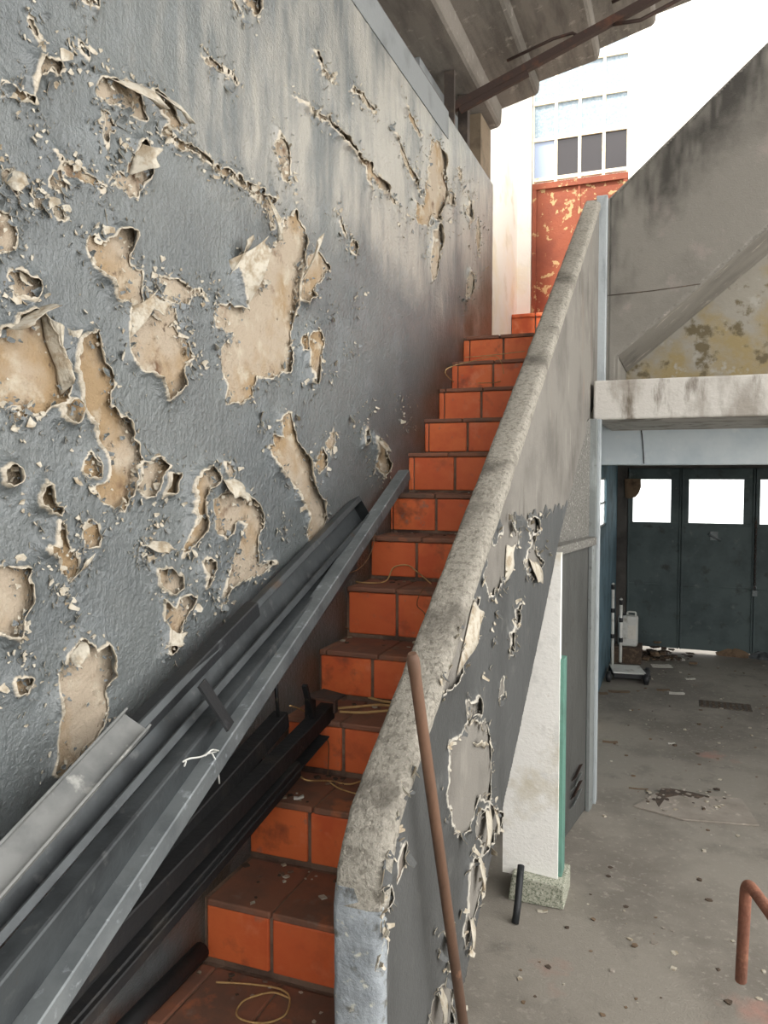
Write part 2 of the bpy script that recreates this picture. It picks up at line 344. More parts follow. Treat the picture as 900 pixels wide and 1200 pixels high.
def flake_mesh(name, spots, place, mats, parent, size=(.006, .03), seed=1):
    """loose curled chips of paint standing off the surface; two-sided (grey out, cream inside)"""
    r = random.Random(seed); mb = MB()
    for (u, v) in spots:
        s = r.uniform(*size) * r.uniform(.5, 1); a = r.uniform(0, 2 * math.pi); el = r.uniform(.5, 1.5)
        n = 3; lift = r.uniform(.2, 1.0) * s
        pts = []
        for i in range(n + 1):
            t = i / n
            for sd in (-1, 1):
                wd = sd * s * el * .5 * (1 - .5 * t * t) * r.uniform(.75, 1.25)
                du = math.cos(a) * s * t - math.sin(a) * wd; dv = math.sin(a) * s * t + math.cos(a) * wd
                pts.append((u + du, v + dv, .004 + lift * t * t + .002))
        P = [place(*p) for p in pts]; Q = [place(p[0], p[1], p[2] + .0016) for p in pts]
        fs = [(2 * i, 2 * i + 1, 2 * i + 3, 2 * i + 2) for i in range(n)]
        mb.mi = 0 if r.random() < .62 else 1
        mb.add(Q, fs)
        mb.mi = 1
        mb.add(P, [f[::-1] for f in fs])
        b0 = len(mb.v) - 2 * len(P)
        k = len(P)
        ring = [2 * i for i in range(n + 1)] + [2 * i + 1 for i in range(n, -1, -1)]
        for i in range(len(ring)):
            x, y = ring[i], ring[(i + 1) % len(ring)]
            mb.f.append([b0 + x, b0 + y, b0 + k + y, b0 + k + x]); mb.m.append(1); mb.sm.append(False)
    return mb.build(name, mats, parent)

# ------------------------------------------------------------------ setting
WX = -1.225                       # face of the peeling wall
YB = -3.8                         # back of the place, behind the camera
mb = MB(); mb.box(-6, 6, -8, 30, -.3, 0)
tag(mb.build('floor', M['floor']), 'worn grey cement floor running into the garage', 'floor', kind='structure')

wl = MB(); wl.box(WX - .25, WX - .002, YB, 5.3, 0, 4.06)
wall_left = tag(wl.build('wall_left', M['plaster']), 'tall left wall of bare plaster under peeling grey paint', 'wall', kind='structure')
PATCH = [
 [(35,75),(40,65),(50,68),(66,80),(66,92),(58,88),(47,80),(40,88),(35,105),(32,95)],
 [(0,96),(12,104),(35,112),(37,122),(25,118),(0,112)],
 [(85,50),(92,50),(100,62),(100,74),(95,70),(88,60)],
 [(33,22),(40,22),(44,42),(38,48),(34,38)],
 [(114,92),(125,90),(146,94),(160,112),(172,138),(165,142),(150,135),(130,122),(114,112)],
 [(172,102),(182,110),(200,132),(212,148),(208,156),(194,150),(184,135),(178,122)],
 [(118,130),(127,135),(133,150),(124,160),(122,180),(119,160)],
 [(155,168),(165,168),(172,182),(170,210),(160,232),(150,233),(143,222),(125,212),(128,206),(148,205)],
 [(60,180),(80,195),(100,202),(122,218),(115,228),(100,215),(75,200)],
 [(55,198),(68,196),(75,215),(75,228),(66,225),(55,215)],
 [(0,200),(12,198),(18,212),(20,232),(10,225),(0,228)],
 [(38,225),(48,222),(55,240),(50,247),(42,240)],
 [(62,245),(75,246),(78,257),(68,258)],
 [(-8,245),(10,255),(15,275),(10,290),(-8,290)],
 [(95,290),(105,280),(118,285),(130,272),(147,272),(152,310),(168,318),(165,345),(166,360),(150,355),(132,352),(120,325),(108,315)],
 [(150,362),(160,360),(175,372),(200,385),(210,392),(222,402),(222,415),(215,432),(213,440),(205,460),(190,466),(185,450),(170,435),(152,420),(148,400)],
 [(172,343),(185,345),(205,362),(207,380),(195,383),(180,370)],
 [(182,326),(195,328),(215,335),(240,345),(243,352),(225,345),(210,358),(195,348)],
 [(10,315),(20,315),(42,335),(42,350),(22,348),(10,335)],
 [(-12,392),(0,384),(38,360),(45,370),(58,410),(72,460),(62,475),(42,484),(20,475),(-12,466)],
 [(80,390),(92,388),(108,392),(112,420),(125,430),(133,450),(125,460),(120,475),(130,480),(145,500),(160,525),(160,545),(150,550),(148,575),(145,600),(130,595),(115,585),(108,575),(120,565),(122,540),(108,510),(100,490),(85,465),(76,430)],
 [(65,470),(80,468),(92,480),(80,494),(66,488)],
 [(15,482),(30,482),(28,495),(14,500)],
 [(160,545),(180,535),(190,545),(180,560),(175,580),(165,580),(152,570)],
 [(188,555),(200,558),(198,578),(187,578)],
 [(92,550),(105,532),(113,545),(112,560),(100,562)],
 [(-8,550),(12,548),(15,560),(8,570),(-8,570)],
 [(35,572),(45,568),(55,590),(65,600),(58,603),(45,595),(35,588)],
 [(55,612),(68,618),(82,640),(92,655),(90,670),(80,680),(70,660),(55,650),(48,638),(60,635)],
 [(103,610),(115,615),(112,640),(100,650),(96,635)],
 [(-10,665),(12,668),(25,672),(28,700),(18,735),(8,745),(-10,740)],
 [(218,565),(230,552),(240,545),(250,552),(255,565),(240,570),(238,595),(238,620),(225,640),(212,655),(215,630),(222,605),(222,585)],
 [(258,545),(268,542),(275,555),(270,562),(260,555)],
 [(250,585),(270,578),(290,583),(300,600),(307,612),(300,630),(300,660),(318,660),(312,670),(280,680),(268,692),(262,712),(257,712),(258,690),(270,665),(280,640),(284,615),(275,610),(262,630),(252,620)],
 [(178,665),(195,662),(210,678),(212,690),(195,692),(180,685)],
 [(188,700),(200,712),(208,700),(222,698),(222,715),(212,735),(200,760),(192,762),(195,735),(190,720)],
 [(232,660),(242,655),(252,668),(245,685),(238,690)],
 [(75,770),(90,748),(100,752),(105,765),(120,755),(123,785),(120,810),(122,840),(110,865),(95,885),(70,915),(55,910),(62,890),(65,850),(68,810)],
 [(8,795),(25,792),(35,800),(28,812),(12,815)],
 [(272,305),(285,295),(310,300),(325,285),(330,262),(345,248),(358,270),(352,300),(345,330),(340,370),(340,410),(337,435),(318,440),(300,440),(295,460),(280,475),(265,470),(260,440),(258,410),(275,395),(252,382),(250,360),(265,358),(285,366),(280,340)],
 [(358,300),(372,295),(385,315),(375,330),(355,355),(345,350),(350,320)],
 [(360,390),(372,385),(380,400),(375,420),(368,450),(360,445),(358,415)],
 [(325,490),(340,485),(345,510),(350,525),(358,540),(365,570),(375,590),(380,610),(375,640),(362,668),(355,668),(360,640),(358,600),(348,580),(340,560),(328,555),(318,540),(310,525),(320,520),(330,510)],
 [(380,520),(390,505),(392,520),(385,535)],
 [(368,545),(377,525),(380,545),(374,556)],
 [(322,155),(332,160),(340,190),(340,215),(330,210),(322,180)],
 [(505,165),(515,168),(520,190),(518,230),(512,262),(505,250),(500,268),(495,250),(498,225),(500,200)],
 [(512,262),(516,285),(512,320),(506,330),(503,300),(506,270)],
 [(483,235),(495,240),(500,262),(488,262)],
 [(537,195),(541,200),(540,212),(536,208)], [(526,222),(531,228),(529,240),(524,236)],
 [(437,512),(450,520),(455,545),(448,560),(439,545)],
 [(92,-4),(108,-4),(110,8),(100,6)], [(283,-4),(300,-4),(298,20),(290,12)],
 [(190,150),(215,170),(240,185),(270,205),(305,225),(305,231),(268,212),(236,190),(212,176),(188,155)],
 [(232,62),(245,70),(262,85),(276,97),(274,100),(258,88),(240,72)],
 [(340,110),(362,125),(385,140),(400,160),(425,190),(440,205),(465,238),(462,240),(436,208),(420,190),(396,163),(380,143),(360,129)],
 [(425,195),(433,190),(438,205),(433,222),(427,210)], [(446,214),(452,216),(452,226),(446,224)],
 [(455,150),(470,170),(480,195),(492,222),(490,224),(477,198),(466,173)],
 [(270,0),(278,10),(286,22),(283,22),(275,12)],
 [(368,60),(376,78),(390,92),(388,96),(373,82),(365,62)], [(410,100),(424,112),(440,132),(438,136),(421,116),(408,104)], [(520,205),(524,222),(520,240),(517,222)], [(548,228),(552,240),(549,262),(545,250)], [(560,255),(563,275),(560,298),(557,276)], [(470,120),(480,132),(494,158),(491,160),(477,136)],
 [(548,318),(556,322),(552,345),(545,350)], [(395,258),(402,262),(404,275),(398,272)], [(412,282),(418,286),(414,300),(409,296)], [(425,505),(430,500),(428,520),(424,522)], [(320,510),(328,512),(326,524),(319,522)], [(352,395),(357,392),(356,410),(352,412)],
 [(293,228),(300,230),(318,232),(322,252),(318,262),(312,245),(300,236)],
]
PU = [[(p.y, p.z) for p in (onx(a, b, WX) for a, b in poly)] for poly in PATCH]
ys = [-3.8]
while ys[-1] < .7: ys.append(ys[-1] + .15)
while ys[-1] < 5.3: ys.append(ys[-1] + .0038 * ys[-1])
ys[-1] = 5.3; zs = list(np.arange(0, .8, .1)) + list(np.arange(.8, 4.06, .0062)) + [4.06]
ys = np.array(ys); zs = np.array(zs)
WEAR_SHEEN = [(p.y, p.z) for p in (onx(a, b, WX) for a, b in [(150, -40), (165, 40), (205, 140), (240, 185), (300, 228), (345, 250), (420, 285), (475, 330), (540, 400), (577, 400), (577, 215), (520, 140), (420, -40)])]
attr_layer(M['paint'], 'wear_sheen', S(146, 143, 135), 0, 1)  # older paler paint, with the outdoor reflection partly painted into the colour
attr_layer(M['paint'], 'grime', S(74, 66, 56), 0, 1)
rimpaint = attr_layer(M['paint'], 'rim', S(178, 168, 150), .25, .6)
wall_place = lambda u, v, h: (WX + h, u, v)
paint, spots = peel_sheet('peeling_paint', ys, zs, PU, wall_place, M['paint'], M['rim'], wall_left, curl=.026, wear_sheen=WEAR_SHEEN, grime=lambda y, z: np.clip(1 - (z - (.925 + .7235 * (y - 1.8))) / .32, 0, 1))
tag(paint, 'glossy grey paint skin with curled broken edges')
r2 = random.Random(3)
sp = r2.sample(spots, min(700, len(spots)))
sp = [(u + r2.gauss(0, .012), v + r2.gauss(0, .012)) for u, v in sp if u > .9]
tiny = [(u + r2.gauss(0, .022), v + r2.gauss(0, .024)) for u, v in (r2.choice(spots) for _ in range(3600)) if u > .9]
# loose blistered chips away from the big bald patches
CL = [(215,385),(232,430),(180,330),(250,345),(395,250),(410,285),(388,365),(470,255),(430,480),(415,500),(475,500),(360,455),(490,190),(540,230),(520,210),(545,250),(555,300),(250,700),(165,640),(180,610),(65,690),(75,700),(45,240),(40,150),(145,175),(430,545),(450,570),(395,620),(330,620),(300,330),(330,195),(500,290),(470,470),(545,360),(560,330),(305,500),(85,60),(170,535),(165,655),(175,640),(20,770),(25,740),(90,745),(350,330),(420,350),(385,440),(410,410),(560,270),(535,215),(528,260),(552,222)]
for a, b in CL:
    for k in range(22):
        p = onx(a + r2.gauss(0, 6), b + r2.gauss(0, 9), WX); (sp if k < 6 else tiny).append((p.y, p.z))
fl = flake_mesh('paint_flakes', sp, wall_place, [M['paint'], M['rim']], wall_left, (.006, .026))
tag(fl, 'small curled chips of loose paint', kind='stuff')
ft_ = flake_mesh('paint_crumbs', tiny, wall_place, [M['paint'], M['rim']], wall_left, (.004, .012), 6)
tag(ft_, 'tiny blistered crumbs of paint', kind='stuff')

def flap(name, base_a, base_b, tip, lift, parent, w_tip=.4, sag=.5, mats=None, X=WX, n=8):
    """a tongue of paint still hanging on along base_a-base_b and curling out towards tip"""
    a, b, t = (onx(*q, X) for q in (base_a, base_b, tip))
    mid = (a + b) / 2; half = (b - a) / 2; d = t - mid; P = []
    for i in range(n + 1):
        s = i / n; wd = 1 - (1 - w_tip) * s
        c = mid + d * s; hx = .004 + lift * math.sin(min(1, s * 1.15) * math.pi * sag)
        for k in (-1, -.33, .33, 1):
            q = c + half * wd * k; jit = .0035 * math.sin(7 * s + 5 * k)
            P.append((q.x + hx + lift * .35 * (abs(k) ** 2) * s, q.y + jit, q.z + jit))
    fs = [(4 * i + k, 4 * i + k + 1, 4 * i + k + 5, 4 * i + k + 4) for i in range(n) for k in range(3)]
    m_ = MB(); m_.smooth = True; m_.add(P, fs); o = m_.build(name, [M['rim']] if mats is None else mats, parent)
    so = o.modifiers.new('thickness', 'SOLIDIFY'); so.thickness = .0018; so.offset = 0
    return o
for fa in [((266,306),(284,366),(292,288),.05,.25), ((284,300),(268,322),(278,282),.03,.4), ((350,330),(346,338),(357,282),.045,1.6), ((309,228),(313,230),(312,284),.04,.9),
           ((150,362),(148,400),(166,350),.03,.4), ((0,388),(40,360),(24,372),.05,.9), ((118,90),(150,94),(170,132),.045,.25), ((174,104),(182,108),(206,148),.04,.4),
           ((155,168),(150,205),(163,190),.045,.5), ((258,562),(275,560),(266,583),.03,.9), ((276,575),(285,575),(282,588),.02,.7), ((437,512),(441,512),(445,530),.03,2.0),
           ((72,385),(78,430),(84,400),.02,.5), ((44,365),(70,462),(62,415),.03,.6), ((172,345),(165,362),(180,365),.03,.7), ((90,672),(80,682),(92,655),.02,1.2),
           ((165,640),(178,632),(186,646),.03,.8), ((195,738),(188,760),(203,748),.025,.6), ((75,770),(90,748),(82,775),.03,.8), ((0,215),(12,198),(10,225),.03,.8)]:
    flap('paint_flap', fa[0], fa[1], fa[2], fa[3], wall_left, fa[4])

mb = MB(); mb.box(WX - .004, WX + .0075, YB, 4.2, 3.93, 4.075)
tag(mb.build('trim_1', M['ring_beam']), 'smooth cement band along the top of the peeling wall', 'trim', kind='structure')
mb = MB(); mb.box(WX - .2, WX - .03, YB, 4.2, 4.06, 4.14); mb.box(WX - .25, WX - .2, YB, 4.2, 4.06, 4.5)  # rear board added to stop outside light leaking through the eave gap
tag(mb.build('wall_plate', M['dark_timber']), 'dark timber plate and added light-stop backing between wall top and roof sheets', 'timber')
mb = MB(); mb.box(WX - .25, WX - .015, 5.02, 5.3, 4.06, 4.42)
tag(mb.build('pier', M['brown_render']), 'short brown rendered pier on the far end of the left wall', 'pier')
mb = MB(); mb.box(WX - .25, WX - .16, 4.2, 5.02, 4.06, 4.4)
tag(mb.build('wall_upper', M['ring_beam']), 'pale infill panel in the gap under the roof edge', 'wall', kind='structure')
for y0, y1, lb in ((4.44, 4.465, 'thin dark post in the gap above the left wall, nearer the camera'), (4.74, 4.80, 'thicker dark post in the gap above the left wall, nearer the pier')):
    mb = MB(); mb.box(WX - .09, WX - .03, y0, y1, 4.06, 4.42); tag(mb.build('timber_post', M['dark_timber']), lb, 'post', 'posts under the roof edge')

mb = MB(); mb.box(-1.5, 6, YB - .2, YB, 0, 2.3)  # unseen wall, placed and sized for the light reaching the risers
tag(mb.build('wall_rear', M['ring_beam']), 'unseen cement wall behind the photographer, height set to shape the light', 'wall', kind='structure')
# sunlit wall beyond the roof edge and the far wall with the red door
mb = MB(); mb.box(-1.8, -1.29, 5.3, 6.5, 0, 6.2)
tag(mb.build('wall_outer', M['white_wall']), 'sunlit whitewashed wall past the roof edge', 'wall', kind='structure')
mb = MB()
mb.box(-1.8, -1.18, 6.5, 6.7, 2.17, 7); mb.box(-1.18, -.42, 6.5, 6.7, 2.17, 3.4); mb.box(-1.18, -.42, 6.5, 6.7, 5.75, 7); mb.box(-.42, 5, 6.5, 6.7, 3.75, 7)
mb.box(-1.8, -.62, 6.5, 6.7, 0, 2.17)
wall_far = tag(mb.build('wall_far', M['white_wall']), 'bright white house wall around the red door', 'wall', kind='structure')
mb = MB(); mb.box(-.42, 5, 6.498, 6.7, 2.5, 3.75)
tag(mb.build('wall_stained', M['stain_wall']), 'yellow-stained plaster under the upper stair flight', 'wall', kind='structure')
mb = MB(); mb.box(-.62, 5, 6.45, 6.72, 2.17, 2.5)
lint = mb.build('lintel', M['lintel'], bevel=.012)
tag(lint, 'pale blue painted lintel under the whitened beam', 'lintel')
mb = MB(); mb.tube(spline([(-.3, 6.447, 2.49), (-.285, 6.444, 2.4), (-.275, 6.444, 2.3), (-.268, 6.444, 2.18)]), .0035, 6)
tag(mb.build('cable', M['black']), 'thin dark cable running down the pale blue lintel', 'cable')

# ------------------------------------------------------------------ roof
roof = empty('ceiling', (0, 0, 4.4), 'lapped fibre-cement roof sheets over the stairs', 'roof', kind='structure')
RB = YB
ex = [(-1.46, 4.40, -1.18, 4.45), (-1.19, 4.575, -.93, 4.63), (-.945, 4.70, -.54, 4.775), (-.555, 4.85, -.2, 4.935), (-.215, 4.985, .12, 5.05), (.105, 5.11, .46, 5.18), (.445, 5.24, .8, 5.31), (.785, 5.37, 1.15, 5.44), (1.135, 5.5, 1.5, 5.57), (1.485, 5.63, 1.85, 5.7), (1.835, 5.76, 2.2, 5.83)]
for i, (xa, za, xb, zb) in enumerate(ex):
    nz = ex[i + 1][1] if i + 1 < len(ex) else zb + .1
    t = .035
    prof = [(xa, za), (xb - .02, zb), (xb - .004, zb + .012), (xb + .004, zb + .03), (xb + .008, nz + .02), (xb - .03, nz + .02), (xb - .035, zb + t + .01), (xa, za + t)]
    mb = MB(); y1 = 5.35 + .02 * (i % 2) - .01
    mb.prism([(p[0], RB, p[1]) for p in prof], (0, y1 - RB, 0))
    s_ = mb.build('roof_sheet', M['roof'], roof, bevel=.006)
# lattice purlin
mb = MB()
pl = empty('lattice_purlin', (-1.3, 4.6, 4.28), 'rusty dark steel lattice purlin crossing beneath the roof sheets', 'purlin')
A, B = Vector((-1.34, 4.6, 4.27)), Vector((1.9, 4.6, 5.42)); dd = B - A
up_ = Vector((-dd.z, 0, dd.x)).normalized()
prof = [(-.02, -.022), (.02, -.022), (.02, .022), (-.02, .022)]
m1 = MB(); m1.sweep(prof, A, B, (0, 1, 0)); m1.build('top_chord', M['dark_steel'], pl)
lo = A + dd * .33 - up_ * .075; m2 = MB(); m2.tube([A + dd * .29 - up_ * .02, lo, A + dd * .62 - up_ * .075, A + dd * .66 - up_ * .02], .011, 8); m2.build('bottom_rod', M['dark_steel'], pl)
m2 = MB(); m2.sweep([(-.014, -.05), (.014, -.05), (.014, -.01), (-.014, -.01)], A + dd * .02, A + dd * .145, (0, 1, 0)); m2.build('gusset', M['dark_steel'], pl)
for a, b in ((.12, .24), (.3, .44), (.46, .6)):
    m3 = MB(); m3.tube([A + dd * a + up_ * .095, A + dd * (b - .04) + up_ * .075, A + dd * (b - .01) + up_ * .05, A + dd * b + up_ * .0], .009, 6)
    m3.build('web_rod', M['dark_steel'], pl)

# ------------------------------------------------------------------ main stair
TOP = [.925, 1.112, 1.29, 1.462, 1.659, 1.837, 2.011, 2.20, 2.378, 2.556, 2.732, 2.914]
JX = [-1.01, -1.018, -1.017, -1.014, -1.011, -1.015, -1.007, -.992, -.997, -.989, -.984, -.981]
SXL, SXR = WX, -.60
stair = empty('staircase', (-.9, .55, 0), 'terracotta-tiled staircase climbing between peeling wall and parapet', 'staircase')
steps = [(-4 + i, .55 + .25 * (i + 1) - .25 + .25 * 0, None) for i in range(0)]
lev = {-5: 0.0, -4: .185, -3: .37, -2: .555, -1: .742}
for i, z in enumerate(TOP): lev[i] = z
def rbox(mb, x0, x1, y0, y1, z0, z1): mb.box(x0, x1, y0, y1, z0, z1)
for k in range(-4, 12):
    y0 = 1.8 + .25 * k; z1 = lev[k]; z0 = lev[k - 1]; y1 = y0 + .25 if k < 11 else 5.55
    jx = JX[k] if k >= 0 else -1.01 + .01 * (k % 3)
    core = MB(); core.box(SXL, SXR, y0 + .006, y1 + .03, max(0, z0 - .22), z1 - .006)
    st = core.build('step', M['mortar'], stair)
    tl = MB(); tones = []
    def tile(mi, *b):
        tl.mi = mi; tl.box(*b); tones.extend([r2.random()] * 8)
    xs = [(WX + .004, jx - .206), (jx - .2, jx - .006), (jx + .006, jx + .2), (jx + .212, SXR)]
    for i, (a, b) in enumerate(xs):
        if b - a < .008: continue
        tile(0, a, b, y0 - .002, y0 + .012, z0 + .012, z1 - .022)
    # nosing row and tread rows
    off = r2.uniform(-.03, .03)
    tx = [SXL + .004, jx - .205 + off, jx + off, jx + .205 + off, SXR]
    for i in range(4):
        a, b = tx[i] + .003, tx[i + 1] - .003
        if b - a < .01: continue
        yy = y0 - .008
        while yy < y1 - .05:
            ye = min(yy + .245, y1 + (.0 if k < 11 else 0)); tile(1, a, b, yy + (.004 if yy > y0 else 0), ye, z1 - .02, z1)
            yy = ye
    t = tl.build('step_tiles', [M['tile'], M['tread']], st, bevel=.005)
    at = t.data.attributes.new('tone', 'FLOAT', 'POINT'); at.data.foreach_set('value', tones)
# sloping slab below the steps
mb = MB(); so = [(.75, 0), (1.95, .60), (3.42, 1.50), (4.6, 2.22), (5.5, 2.62), (5.5, 2.80), (4.75, 2.66), (3.3, 1.70), (2.05, .82), (.95, .0)]
mb.prism([(SXL, y, z) for y, z in so], (SXR - SXL, 0, 0)); mb.build('stair_slab', M['concrete'], stair)
mb = MB(); mb.box(SXL, SXR, 4.62, 6.5, 2.70, 2.885); mb.build('landing_slab', M['mortar'], stair)
mb = MB(); mb.box(-1.29, -.555, 6.28, 6.5, 2.91, 3.36); st = mb.build('threshold_step', M['mortar'], stair)
mb = MB()
for a, b in ((-1.285, -1.1), (-1.09, -.9), (-.89, -.7), (-.69, -.56)): mb.box(a, b, 6.268, 6.285, 3.15, 3.345); mb.box(a, b, 6.268, 6.285, 2.93, 3.14); mb.box(a, b, 6.26, 6.5, 3.345, 3.375)
mb.build('threshold_tiles', M['tile'], st, bevel=.004)

# ------------------------------------------------------------------ parapet
PXL, PXR, PY0, PY1 = -.63, -.54, 1.39, 5.53
capz = lambda y: 1.36 + (y - PY0) * .6265
# side outline (y, z)
bot = [(1.2, .12), (1.95, .62), (2.37, .88), (2.73, 1.09), (3.42, 1.53), (3.81, 1.80), (4.6, 2.22), (5.37, 2.58), (PY1, 2.66)]
front = [(PY0, .28), (PY0, 1.24), (PY0 + .012, 1.30), (PY0 + .035, 1.345)]
top_ = [(PY0 + .07, capz(PY0 + .07)), (PY1, capz(PY1))]
par = empty('stair_parapet', (-.585, 1.4, 0), 'sloping concrete parapet with granite-chip coping and peeling dark paint', 'parapet')
poly = [(PY0 + .025, 0)] + [(PY0 + .025, 1.2), (PY0 + .03, 1.27), (PY0 + .04, 1.32), (PY0 + .08, capz(PY0 + .08) - .035), (PY1, capz(PY1) - .035), (PY1, 2.60)] + [(y, z) for y, z in bot[::-1][1:-1]] + [(1.6, .38), (1.45, .0)]
mb = MB(); mb.prism([(PXL, y, z) for y, z in poly], (PXR - PXL, 0, 0)); mb.build('parapet_wall', M['concrete'], par)
# coping
mb = MB()
cpath = [(PY0 - .004, 1.0 - .95), (PY0 - .004, 1.24), (PY0 + .010, 1.305), (PY0 + .035, 1.352), (PY0 + .075, capz(PY0 + .075)), (PY1, capz(PY1))]
def cop(path, name, mat, x0, x1, t=.05):
    P = [Vector((0, y, z)) for y, z in path]; vs = []; n = len(P)
    # subdivide for a slightly uneven edge
    Q = []
    for i in range(n - 1):
        m_ = max(1, int((P[i + 1] - P[i]).length / .03))
        for k in range(m_): Q.append(P[i].lerp(P[i + 1], k / m_))
    Q.append(P[-1]); prof = [(x0, -t), (x0, -.012), (x0 + .004, -.004), (x0 + .014, 0), (x1 - .026, 0), (x1 - .010, -.006), (x1 - .002, -.018), (x1, -.035), (x1 - .004, -t)]
    m = MB(); m.smooth = True; k = len(prof); r = random.Random(5)
    for i, p in enumerate(Q):
        d = (Q[min(i + 1, len(Q) - 1)] - Q[max(i - 1, 0)]).normalized(); nn = Vector((0, -d.z, d.y))
        for (x, h) in prof:
            j = r.gauss(0, .0012); m.v.append(tuple(p + nn * (h + j) + Vector((x + r.gauss(0, .0009), 0, 0))))
    for i in range(len(Q) - 1):
        for j in range(k - 1):
            m.f.append([i * k + j, (i + 1) * k + j, (i + 1) * k + j + 1, i * k + j + 1][::-1]); m.m.append(0); m.sm.append(True)
    m.f.append(list(range(k))); m.m.append(0); m.sm.append(False); m.f.append([(len(Q) - 1) * k + j for j in range(k)][::-1]); m.m.append(0); m.sm.append(False)
    return m.build(name, mat, par)
cop(cpath[1:], 'coping', M['coping'], PXL - .006, PXR + .010)
e_ = cop([(PY0 - .006, .02), (PY0 - .006, 1.235), (PY0 + .003, 1.275)], 'painted_end', M['coping_paint'], PXL - .008, PXR + .008, .04)
tag(e_, 'pale blue painted lower end face')
# dado paint as a peeling skin on the stair side facing the garage
us = np.arange(PY0 + .01, 4.35, .0075); vs_ = np.arange(.1, 2.45, .0075)
PP = [[(594,600),(602,640),(596,668),(580,690),(570,700),(566,672),(585,625)],
      [(600,612),(608,625),(606,640),(600,640)], [(617,640),(624,626),(628,652),(634,660),(628,674),(616,672),(612,660)], [(548,705),(560,700),(553,740),(540,785),(530,800),(512,812),(508,806),(520,780),(535,740)],
      [(525,870),(545,850),(560,846),(570,850),(574,880),(575,905),(570,940),(558,930),(555,960),(545,975),(535,978),(525,960),(520,920)],
      [(570,640),(576,630),(578,650),(571,660)],[(600,715),(606,708),(606,730),(602,735)],[(593,745),(598,735),(600,765),(595,770)],[(560,950),(572,940),(585,955),(575,985),(562,1000),(556,975)],
      [(545,1010),(560,1000),(566,1030),(555,1070),(546,1110),(540,1090)], [(518,1090),(528,1075),(532,1105),(524,1115)],[(505,1175),(520,1150),(530,1165),(525,1210),(500,1210)],[(545,825),(556,815),(560,838),(548,842)],
      [(462,990),(472,985),(474,1010),(466,1030),(461,1015)], [(438,1050),(450,1035),(456,1045),(450,1060),(442,1068)],[(440,1100),(450,1085),(452,1115),(444,1128)],
      [(615,610),(625,605),(628,622),(618,628)],[(470,905),(476,895),(478,908),(472,918)],[(583,800),(590,795),(590,815),(584,818)]]
PPu = [[(p.y, p.z) for p in (onx(a, b, PXR) for a, b in poly)] for poly in PP]
def below(Uc, Vc):
    t = 1.36 + (Uc - PY0) * .6265 - .05
    by = np.interp(Uc, [q[0] for q in bot], [q[1] for q in bot])
    ed = 1.945 + .012 * np.sin(Uc * 19) + .01 * np.sin(Uc * 47)
    return (Vc < np.minimum(t, ed)) & (Vc > by + .005) & (Uc > PY0 + .02)
attr_layer(M['dado'], 'rim', S(176, 171, 160), .25, .6)
par_place = lambda u, v, h: (PXR + h, u, v)
dp, sp2 = peel_sheet('peeling_dado_paint', us, vs_, PPu, par_place, M['dado'], M['rim'], par, keep=below, curl=.016, seed=2, gap=.002, reach=.04)
dp.location = -par.location
tag(dp, 'peeling dark grey paint')
s3 = [(u + r2.gauss(0, .01), v + r2.gauss(0, .012)) for u, v in r2.sample(sp2, min(260, len(sp2)))]
for a, b in [(580,690),(590,690),(600,760),(578,745),(555,745),(565,790),(540,760),(556,830),(560,1040),(512,1110),(478,900),(470,930),(462,960),(455,1000),(445,1050),(447,1090),(440,1130),(622,620),(632,600),(600,610),(612,615),(556,730),(610,700),(640,640),(575,720),(530,1170),(520,1130)]:
    for k in range(4):
        p = onx(a + r2.gauss(0, 3), b + r2.gauss(0, 9), PXR); s3.append((p.y, p.z))
f2 = flake_mesh('paint_flakes', s3, par_place, [M['dado'], M['rim']], par, (.006, .028), 4); tag(f2, kind='stuff')
for fa in [((592,640),(590,685),(595,650),.015,.5), ((553,705),(534,790),(556,735),.012,.4), ((618,655),(632,662),(626,682),.015,.5), ((566,945),(574,948),(560,990),.02,.4),
           ((576,945),(580,950),(573,975),.02,.3), ((556,1000),(562,1002),(556,1042),.02,.3), ((548,1075),(554,1078),(545,1110),.015,.3), ((516,1090),(522,1088),(517,1118),.02,.3), ((510,1160),(518,1158),(508,1196),.02,.3), ((552,872),(566,876),(562,869),.01,.6)]:
    flap('paint_flap', fa[0], fa[1], fa[2], fa[3], par, fa[4], X=PXR)

# ------------------------------------------------------------------ upper flight, post, beam
uf = empty('upper_staircase', (.5, 5.55, 2.7), 'cement-rendered upper flight climbing right above the garage opening', 'staircase')
mb = MB(); X1 = 3.0
mb.prism([(-.485, 5.55, 2.69), (-.41, 5.55, 2.69), (-.41, 5.55, 2.90), (X1, 5.55, 2.90 + (X1 + .41) * .832), (X1, 5.55, 3.955 + (X1 + .485) * .893), (-.485, 5.55, 3.955)], (0, .1, 0))
mb.build('flight_parapet', M['flight'], uf)
mb = MB()
mb.prism([(-.41, 5.60, 2.905), (X1, 5.60, 2.905 + (X1 + .41) * .832), (X1, 5.60, 3.28 + (X1 + .41) * .832), (-.41, 5.60, 3.28)], (0, .89, 0)); mb.build('flight_slab', M['flight'], uf)
mb = MB(); mb.box(-.49, -.415, 5.652, 6.49, 2.69, 3.4); mb.build('flight_sun_block', M['flight'], uf)  # side slab added to keep the sun off the far wall
FL = [(-.485, 2.70), (-.41, 2.70), (-.41, 2.90), (2.0, 2.90 + 2.41 * .832), (2.0, 3.955 + 2.485 * .893), (-.485, 3.955)]
ft = pmat('weathered_cement_render_coat', [S(122, 118, 110), (S(106, 102, 95), 1.6, .45, .62, 6), (S(134, 126, 119), 5, .6, .72, 4)], .92, [(30, .3, 6), (130, .25, 3)])
attr_layer(ft, 'wear_sheen', S(62, 59, 54), 0, 1)
cs = lambda a, b: sdf_poly(a, b, [(x + 0, z) for x, z in FL]) < -.012
